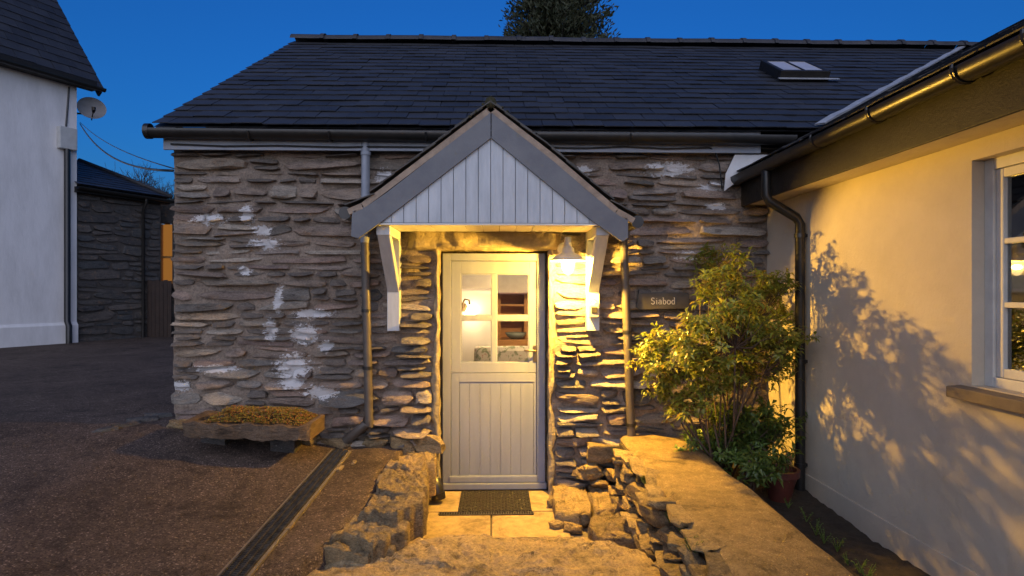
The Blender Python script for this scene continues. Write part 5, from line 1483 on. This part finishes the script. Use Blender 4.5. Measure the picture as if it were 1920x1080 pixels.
# ================================================================== WHITE HOUSE, OUTBUILDING (left)
zH = 0.62
def dep_of(py, z): return F * (CAM.z - z) / (py - HY)
DC = dep_of(646, zH); C0 = at_d(144, 646, DC)
HA = R(27.0); hd = Vector((math.sin(HA), math.cos(HA), 0)); hn = Vector((-hd.y, hd.x, 0))   # along facade (away), into the house
def HP(s, t, z): return Vector((C0.x, C0.y, 0)) + hd * s + hn * t + Vector((0, 0, z))
def hbox(m, s0, s1, t0, t1, z0, z1):
    m.hexa([HP(s0, t0, z0), HP(s1, t0, z0), HP(s1, t1, z0), HP(s0, t1, z0), HP(s0, t0, z1), HP(s1, t0, z1), HP(s1, t1, z1), HP(s0, t1, z1)])
zE = CAM.z + (HY - 150) * DC / F
hs = thing('white_house', 'tall white rendered house with steep slate roof', 'house', tuple(HP(-4, 3, zH)))
m = MB(); hbox(m, -9, 0, 0, 6, 0.0, zE); 
HT = 1.30
m.prism([HP(0, 0, zE + 0.001), HP(0, 6, zE + 0.001), HP(0, 3, zE + 3 * HT)], hd * -9); m.build('wall', 'white_render', hs)
zpl = CAM.z - (603 - HY) * DC / F
m = MB(); m.prism([HP(0, -0.06, 0.0), HP(0, -0.06, zpl - 0.06), HP(0, -0.001, zpl), HP(0, -0.001, 0.0)], hd * -9.0); m.build('plinth', 'white_render', hs, bevel=0.01)
# roof: facing slope with slates
ov = 0.22; SH = math.hypot(3 + ov, (3 + ov) * HT)
hu = (hn + Vector((0, 0, HT))).normalized(); hnn = hu.cross(hd); hnn = hnn if hnn.z > 0 else -hnn
e0_ = HP(0, -ov, zE - ov * HT + 0.12)
m = MB(); m.add([e0_ - hd * 9.3, e0_ + hd * 0.42, e0_ + hd * 0.42 + hu * SH, e0_ - hd * 9.3 + hu * SH, e0_ + hd * 0.42 + hu * SH + hn * 3.2 - Vector((0, 0, 3.2 * HT)), e0_ - hd * 9.3 + hu * SH + hn * 3.2 - Vector((0, 0, 3.2 * HT))], [(0, 1, 2, 3), (3, 2, 4, 5)])
hroof = m.build('roof', 'slate', hs)
lay_slates(hroof, e0_ + hnn * 0.01, hd, hu, hnn, 14, 0.34, 0.26, lambda s: (-4.2, 0.44), 'slate', 260, 70, lift=0.02, th=0.009)
m = MB(); m.prism([e0_ + hd * 0.40 + hnn * -0.14, e0_ + hd * 0.40 + hnn * -0.02, e0_ + hd * 0.40 + hnn * -0.02 + hu * SH, e0_ + hd * 0.40 + hnn * -0.14 + hu * SH], hd * -0.04); m.build('barge_board', 'black_fascia', hs)
m = MB(); hbox(m, -9.3, 0.3, -ov + 0.03, -0.001, zE - 0.16, zE - 0.13); hbox(m, -9.3, 0.3, -ov + 0.03, -ov + 0.06, zE - 0.129, zE + 0.02); m.build('soffit', 'black_fascia', hs)
g = half_gutter(HP(-9.3, -ov - 0.045, zE - 0.10), HP(0.42, -ov - 0.045, zE - 0.12), 0.06); g.build('gutter', 'black_plastic', hs, smooth=40)
# service pipe, box and cable
def hpx(px, py, t=-0.03):       # point on the facade at offset t
    d = ray(px, py); p0 = HP(0, t, 0); nn = hn; k = (p0 - CAM).dot(nn) / d.dot(nn); return CAM + d * k
sb = hpx(124, 260)
so = thing('meter_box', 'pale grey cable box with black conduit on the white house', 'junction box', tuple(sb))
ps = (sb - HP(0, 0, 0)).dot(hd)
m = MB(); hbox(m, ps - 0.17, ps + 0.17, -0.13, -0.003, sb.z - 0.23, sb.z + 0.23); m.build('box', 'grey_box', so, bevel=0.02)
cd = MB(); cd.tube([HP(ps, -0.07, sb.z - 0.2), HP(ps, -0.07, zpl + 0.02), HP(ps, -0.13, zpl - 0.08), HP(ps, -0.13, zH - 0.02)], 0.058, 12); cd.build('conduit', 'black_plastic', so, smooth=40)
cd = MB(); cd.tube([HP(ps, -0.02, sb.z + 0.2), HP(ps + 0.05, -0.02, sb.z + 0.9), HP(ps + 0.06, -0.02, zE - 0.2)], 0.018, 8); cd.build('riser_cable', 'black_plastic', so, smooth=40)
# satellite dish on the gable end
dc = at_d(172, 203, DC + 0.35)
dish = thing('satellite_dish', 'grey satellite dish on the end of the white house', 'satellite dish', tuple(dc))
ax = (Vector((0.55, -0.75, 0.35))).normalized()
m = MB(); rr = 0.27
m.lathe(dc, [(0.001, -0.05), (rr * 0.4, -0.042), (rr * 0.75, -0.02), (rr, 0.012), (rr, 0.02), (rr * 0.75, -0.008), (rr * 0.4, -0.03), (0.001, -0.038)], 28, ax); m.build('reflector', 'dish_paint', dish, smooth=50)
lo_ = dc - Vector((0, 0, 0.24)) + ax * 0.02; lnb = dc + ax * 0.34 + Vector((0.02, 0, -0.22))
m = MB(); m.tube([lo_ - ax * 0.05, lo_, lnb], 0.012, 8); m.build('feed_arm', 'iron', dish, smooth=40)
m = MB(); m.tube([lnb + Vector((0, 0, -0.02)), lnb + Vector((0, 0, 0.05))], 0.04, 10); m.tube([lnb, lnb - ax * 0.09], 0.03, 10); m.build('receiver', 'iron', dish, smooth=40)
hw_ = HP(0.0, 0.6, dc.z - 0.1)
m = MB(); m.tube([dc - ax * 0.05, dc - ax * 0.12 - Vector((0, 0, 0.06)), hw_ + hd * 0.1, hw_], 0.02, 8); m.build('bracket', 'iron', dish, smooth=40)
# outbuilding of stone, attached beyond the corner
OS = 1.93
zO = CAM.z + (HY - 352) * DC / F
ob = thing('stone_outbuilding', 'dark stone outbuilding with slate roof beside the white house', 'outbuilding', tuple(HP(1, 1.5, zH)))
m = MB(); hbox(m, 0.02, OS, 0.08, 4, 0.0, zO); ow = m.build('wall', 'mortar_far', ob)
def oframe(x_, z_):
    p = HP(x_, 0.08, z_); return Matrix.Translation(p) @ Matrix((hd, hn, Vector((0, 0, 1)))).transposed().to_4x4()
random.seed(41)
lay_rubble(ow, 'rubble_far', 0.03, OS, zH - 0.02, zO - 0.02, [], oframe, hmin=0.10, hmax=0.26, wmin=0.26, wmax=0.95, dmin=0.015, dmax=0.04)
# hipped roof over it
zr = zO + 0.1
eL = HP(-0.05, -0.12, zr - 0.05); eR = HP(OS + 0.14, -0.12, zr - 0.05); tL = at_d(147, 303, DC + 1.7)
uu = (tL - eL); 
m = MB(); eB = HP(OS + 0.14, 4.2, zr - 0.05)
m.add([eL, eR, tL, eB, HP(-0.05, 4.2, zr - 0.05)], [(0, 1, 2), (1, 3, 2), (2, 3, 4)]); oroof = m.build('roof', 'slate', ob)
su2 = (uu - hd * uu.dot(hd)); LU = su2.length; su2.normalize(); nn2 = hd.cross(su2); nn2 = nn2 if nn2.z > 0 else -nn2
ox0 = uu.dot(hd); ELN = (eR - eL).length
lay_slates(oroof, eL + nn2 * 0.005, hd, su2, nn2, int(LU / 0.19), 0.25, 0.19, lambda s: (ox0 * s / LU, ELN + (ox0 - ELN) * s / LU), 'slate', 200, 120, lift=0.016)
hp2 = MB(); hp2.tube([eR + nn2 * 0.04, eR.lerp(tL, 0.5) + nn2 * 0.05, tL + nn2 * 0.04], 0.05, 8); hp2.build('hip_tiles', 'ridge_clay', oroof, smooth='all')
m = MB(); hbox(m, -0.05, OS + 0.12, -0.10, 0.07, zO - 0.1, zO + 0.02); m.build('fascia', 'black_fascia', ob)
g = half_gutter(HP(-0.08, -0.165, zr - 0.10), HP(OS + 0.16, -0.165, zr - 0.12), 0.055); g.build('gutter', 'black_plastic', ob, smooth=40)
dpo = hpx(267, 450, -0.02); pso = (dpo - HP(0, 0, 0)).dot(hd)
m = MB(); m.tube([HP(pso, -0.165, zr - 0.16), HP(pso, -0.165, zr - 0.24), HP(pso + 0.02, -0.02, zr - 0.42), HP(pso + 0.02, -0.02, zH)], 0.036, 10); m.build('downpipe', 'black_plastic', ob, smooth=40)
# glazed back porch beyond, lit inside
bpo = thing('back_porch', 'timber back porch with warmly lit window between the two houses', 'porch', tuple(HP(OS + 0.6, 0.2, zH)))
P0 = HP(OS + 0.02, 0.1, 0); 
rv = rt
def bb(m, a0, a1, z0, z1, d0_, d1_):
    f_ = fw
    pts = []
    for z_ in (z0, z1):
        for (a_, d_) in ((a0, d0_), (a1, d0_), (a1, d1_), (a0, d1_)): pts.append(Vector((P0.x, P0.y, 0)) + rv * a_ + f_ * d_ + Vector((0, 0, z_)))
    m.hexa(pts)
DB = (P0 - CAM).dot(fw) + 0.5
zz_ = lambda py: CAM.z + (HY - py) * DB / F
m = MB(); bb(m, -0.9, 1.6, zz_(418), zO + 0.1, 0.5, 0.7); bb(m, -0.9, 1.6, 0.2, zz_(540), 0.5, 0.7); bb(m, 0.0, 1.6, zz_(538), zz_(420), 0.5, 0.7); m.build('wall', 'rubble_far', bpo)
m = MB(); bb(m, -0.9, -0.001, zz_(537), zz_(420), 0.62, 0.66); m.build('pane', 'lit_pane', bpo)
m = MB(); bb(m, -0.33, -0.28, zz_(537), zz_(420), 0.53, 0.6); bb(m, -0.5, -0.46, zz_(537), zz_(420), 0.53, 0.6); bb(m, -0.9, -0.001, zz_(484), zz_(480), 0.54, 0.6); m.build('window_frame', 'pine', bpo)
m = MB(); bb(m, -0.7, 0.6, zz_(541), zz_(532), 0.38, 0.499); m.build('window_sill', 'dark_wood', bpo, bevel=0.01)
gt = thing('wooden_gate', 'dark brown boarded gate beside the outbuilding downpipe', 'gate', tuple(at_d(296, 640, DB - 0.9)))
G0 = at_d(276, 640, DB - 0.9)
for i in range(6):
    m = MB(); a = G0 + rt * (0.095 * i); zt2 = CAM.z + (HY - 525) * (DB - 0.9) / F - 0.02 * (i % 2)
    m.hexa([Vector((p.x, p.y, z_)) for z_ in (zH, zt2) for p in (a, a + rt * 0.09, a + rt * 0.09 + fw * 0.03, a + fw * 0.03)]); m.build('board', 'dark_wood', gt, bevel=0.004)
m = MB(); 
for z_ in (zH + 0.25, zH + 0.95):
    a = G0 + fw * 0.031; m.hexa([Vector((p.x, p.y, zz2)) for zz2 in (z_, z_ + 0.1) for p in (a, a + rt * 0.565, a + rt * 0.565 + fw * 0.03, a + fw * 0.03)])
m.build('rail', 'dark_wood', gt)
# overhead cables
for k, (a, b_, lab, r_) in enumerate((((150, 232), (318, 320), 'lower sagging overhead cable running from the white house to the cottage', 0.012), ((150, 229), (320, 316), 'upper thin overhead cable running from the white house to the cottage', 0.006))):
    A_ = at_d(a[0], a[1], DC + 0.2); B_ = at_y(b_[0] + 6, b_[1], 0.15)
    pts = []
    for i in range(15):
        t = i / 14; p = A_.lerp(B_, t); p.z -= (0.5 - 0.28 * k) * 4 * t * (1 - t) * 0.5; pts.append(p)
    m = MB(); m.tube(pts, r_, 6); tag(m.build('overhead_cable', 'black_plastic', smooth='all'), lab, 'cable')

# ================================================================== TREES
def conifer():
    base = at_d(1045, 400, 17.0); base.z = 0.6
    t = thing('conifer_tree', 'dark bushy conifer rising behind the cottage ridge', 'tree', tuple(base))
    H = 11.5; rnd = random.Random(9)
    m = MB(); m.tube([base, base + Vector((0, 0, H * 0.5)), base + Vector((0.05, 0, H))], [0.26, 0.17, 0.03], 9)
    cr = MB()
    W = 1.75
    for i in range(560):
        u = rnd.random() ** 0.8; z_ = 3.5 + u * (H - 3.5)
        rad = W * (1 - u) ** 0.55 * (0.75 + 0.5 * rnd.random()) + 0.1
        an = rnd.uniform(0, 6.283); d = Vector((math.cos(an), math.sin(an), 0))
        p0 = base + Vector((0, 0, z_)); p1 = p0 + d * rad + Vector((0, 0, rad * rnd.uniform(0.15, 0.6)))
        md = p0.lerp(p1, 0.6) - Vector((0, 0, 0.08 * rad))
        m.tube([p0, md, p1], [0.03, 0.018, 0.006], 4, caps=False)
        for k in range(70):
            tt = 1 - rnd.random() ** 1.6 * 0.75; q = p0.lerp(md, tt / 0.6) if tt < 0.6 else md.lerp(p1, (tt - 0.6) / 0.4)
            q = q + Vector((rnd.gauss(0, 0.10), rnd.gauss(0, 0.10), rnd.gauss(0, 0.10)))
            dd_ = (d * rnd.uniform(0.1, 0.9) + Vector((rnd.uniform(-0.7, 0.7), rnd.uniform(-0.7, 0.7), rnd.uniform(0.1, 1.2)))).normalized()
            leaf(cr, q, dd_, Vector((rnd.uniform(-1, 1), rnd.uniform(-1, 1), 0.3)), rnd.uniform(0.10, 0.2), 0.05, 0.0)
    m.build('trunk', 'dark_bark', t, smooth='all'); o = cr.build('crown', 'needle', t); o['kind'] = 'stuff'
conifer()
def bare_tree(px, py_top, dep, seed, label):
    rnd = random.Random(seed); base = at_d(px, 500, dep); base.z = 1.2
    H = CAM.z + (HY - py_top) * dep / F - base.z
    t = thing('bare_tree', label, 'tree', tuple(base), 'bare trees behind the outbuilding'); m = MB(); tw = MB()
    def grow(p, d, l, r, lev):
        n = 3; pts = [p]; q = p; dd_ = d.copy()
        for i in range(n):
            dd_ = (dd_ + Vector((rnd.uniform(-0.22, 0.22), rnd.uniform(-0.22, 0.22), rnd.uniform(-0.02, 0.16)))).normalized(); q = q + dd_ * l / n; pts.append(q)
        (m if lev < 3 else tw).tube(pts, [r * (1 - 0.35 * i / n) for i in range(n + 1)], 6 if lev < 2 else 4, caps=False)
        if lev < 5:
            for k in range(rnd.choice((3, 4)) if lev < 4 else 3):
                s_ = rnd.uniform(0.35, 1.0); b0 = pts[min(int(s_ * n), n)]
                a = rnd.uniform(0, 6.28); o_ = dd_.orthogonal().normalized(); o_ = Matrix.Rotation(a, 3, dd_) @ o_
                grow(b0, (dd_ + o_ * rnd.uniform(0.5, 1.0)).normalized(), l * rnd.uniform(0.6, 0.8), max(r * 0.55, 0.011), lev + 1)
    grow(base, Vector((0, 0, 1)), H * 0.55, H * 0.026, 0)
    m.build('trunk', 'dark_bark', t, smooth='all'); tw.build('crown', 'dark_bark', t)
bare_tree(258, 305, 34, 3, 'bare branched tree beyond the outbuilding roof, the taller of two')
bare_tree(305, 330, 38, 8, 'bare branched tree beyond the outbuilding roof, the shorter of two')
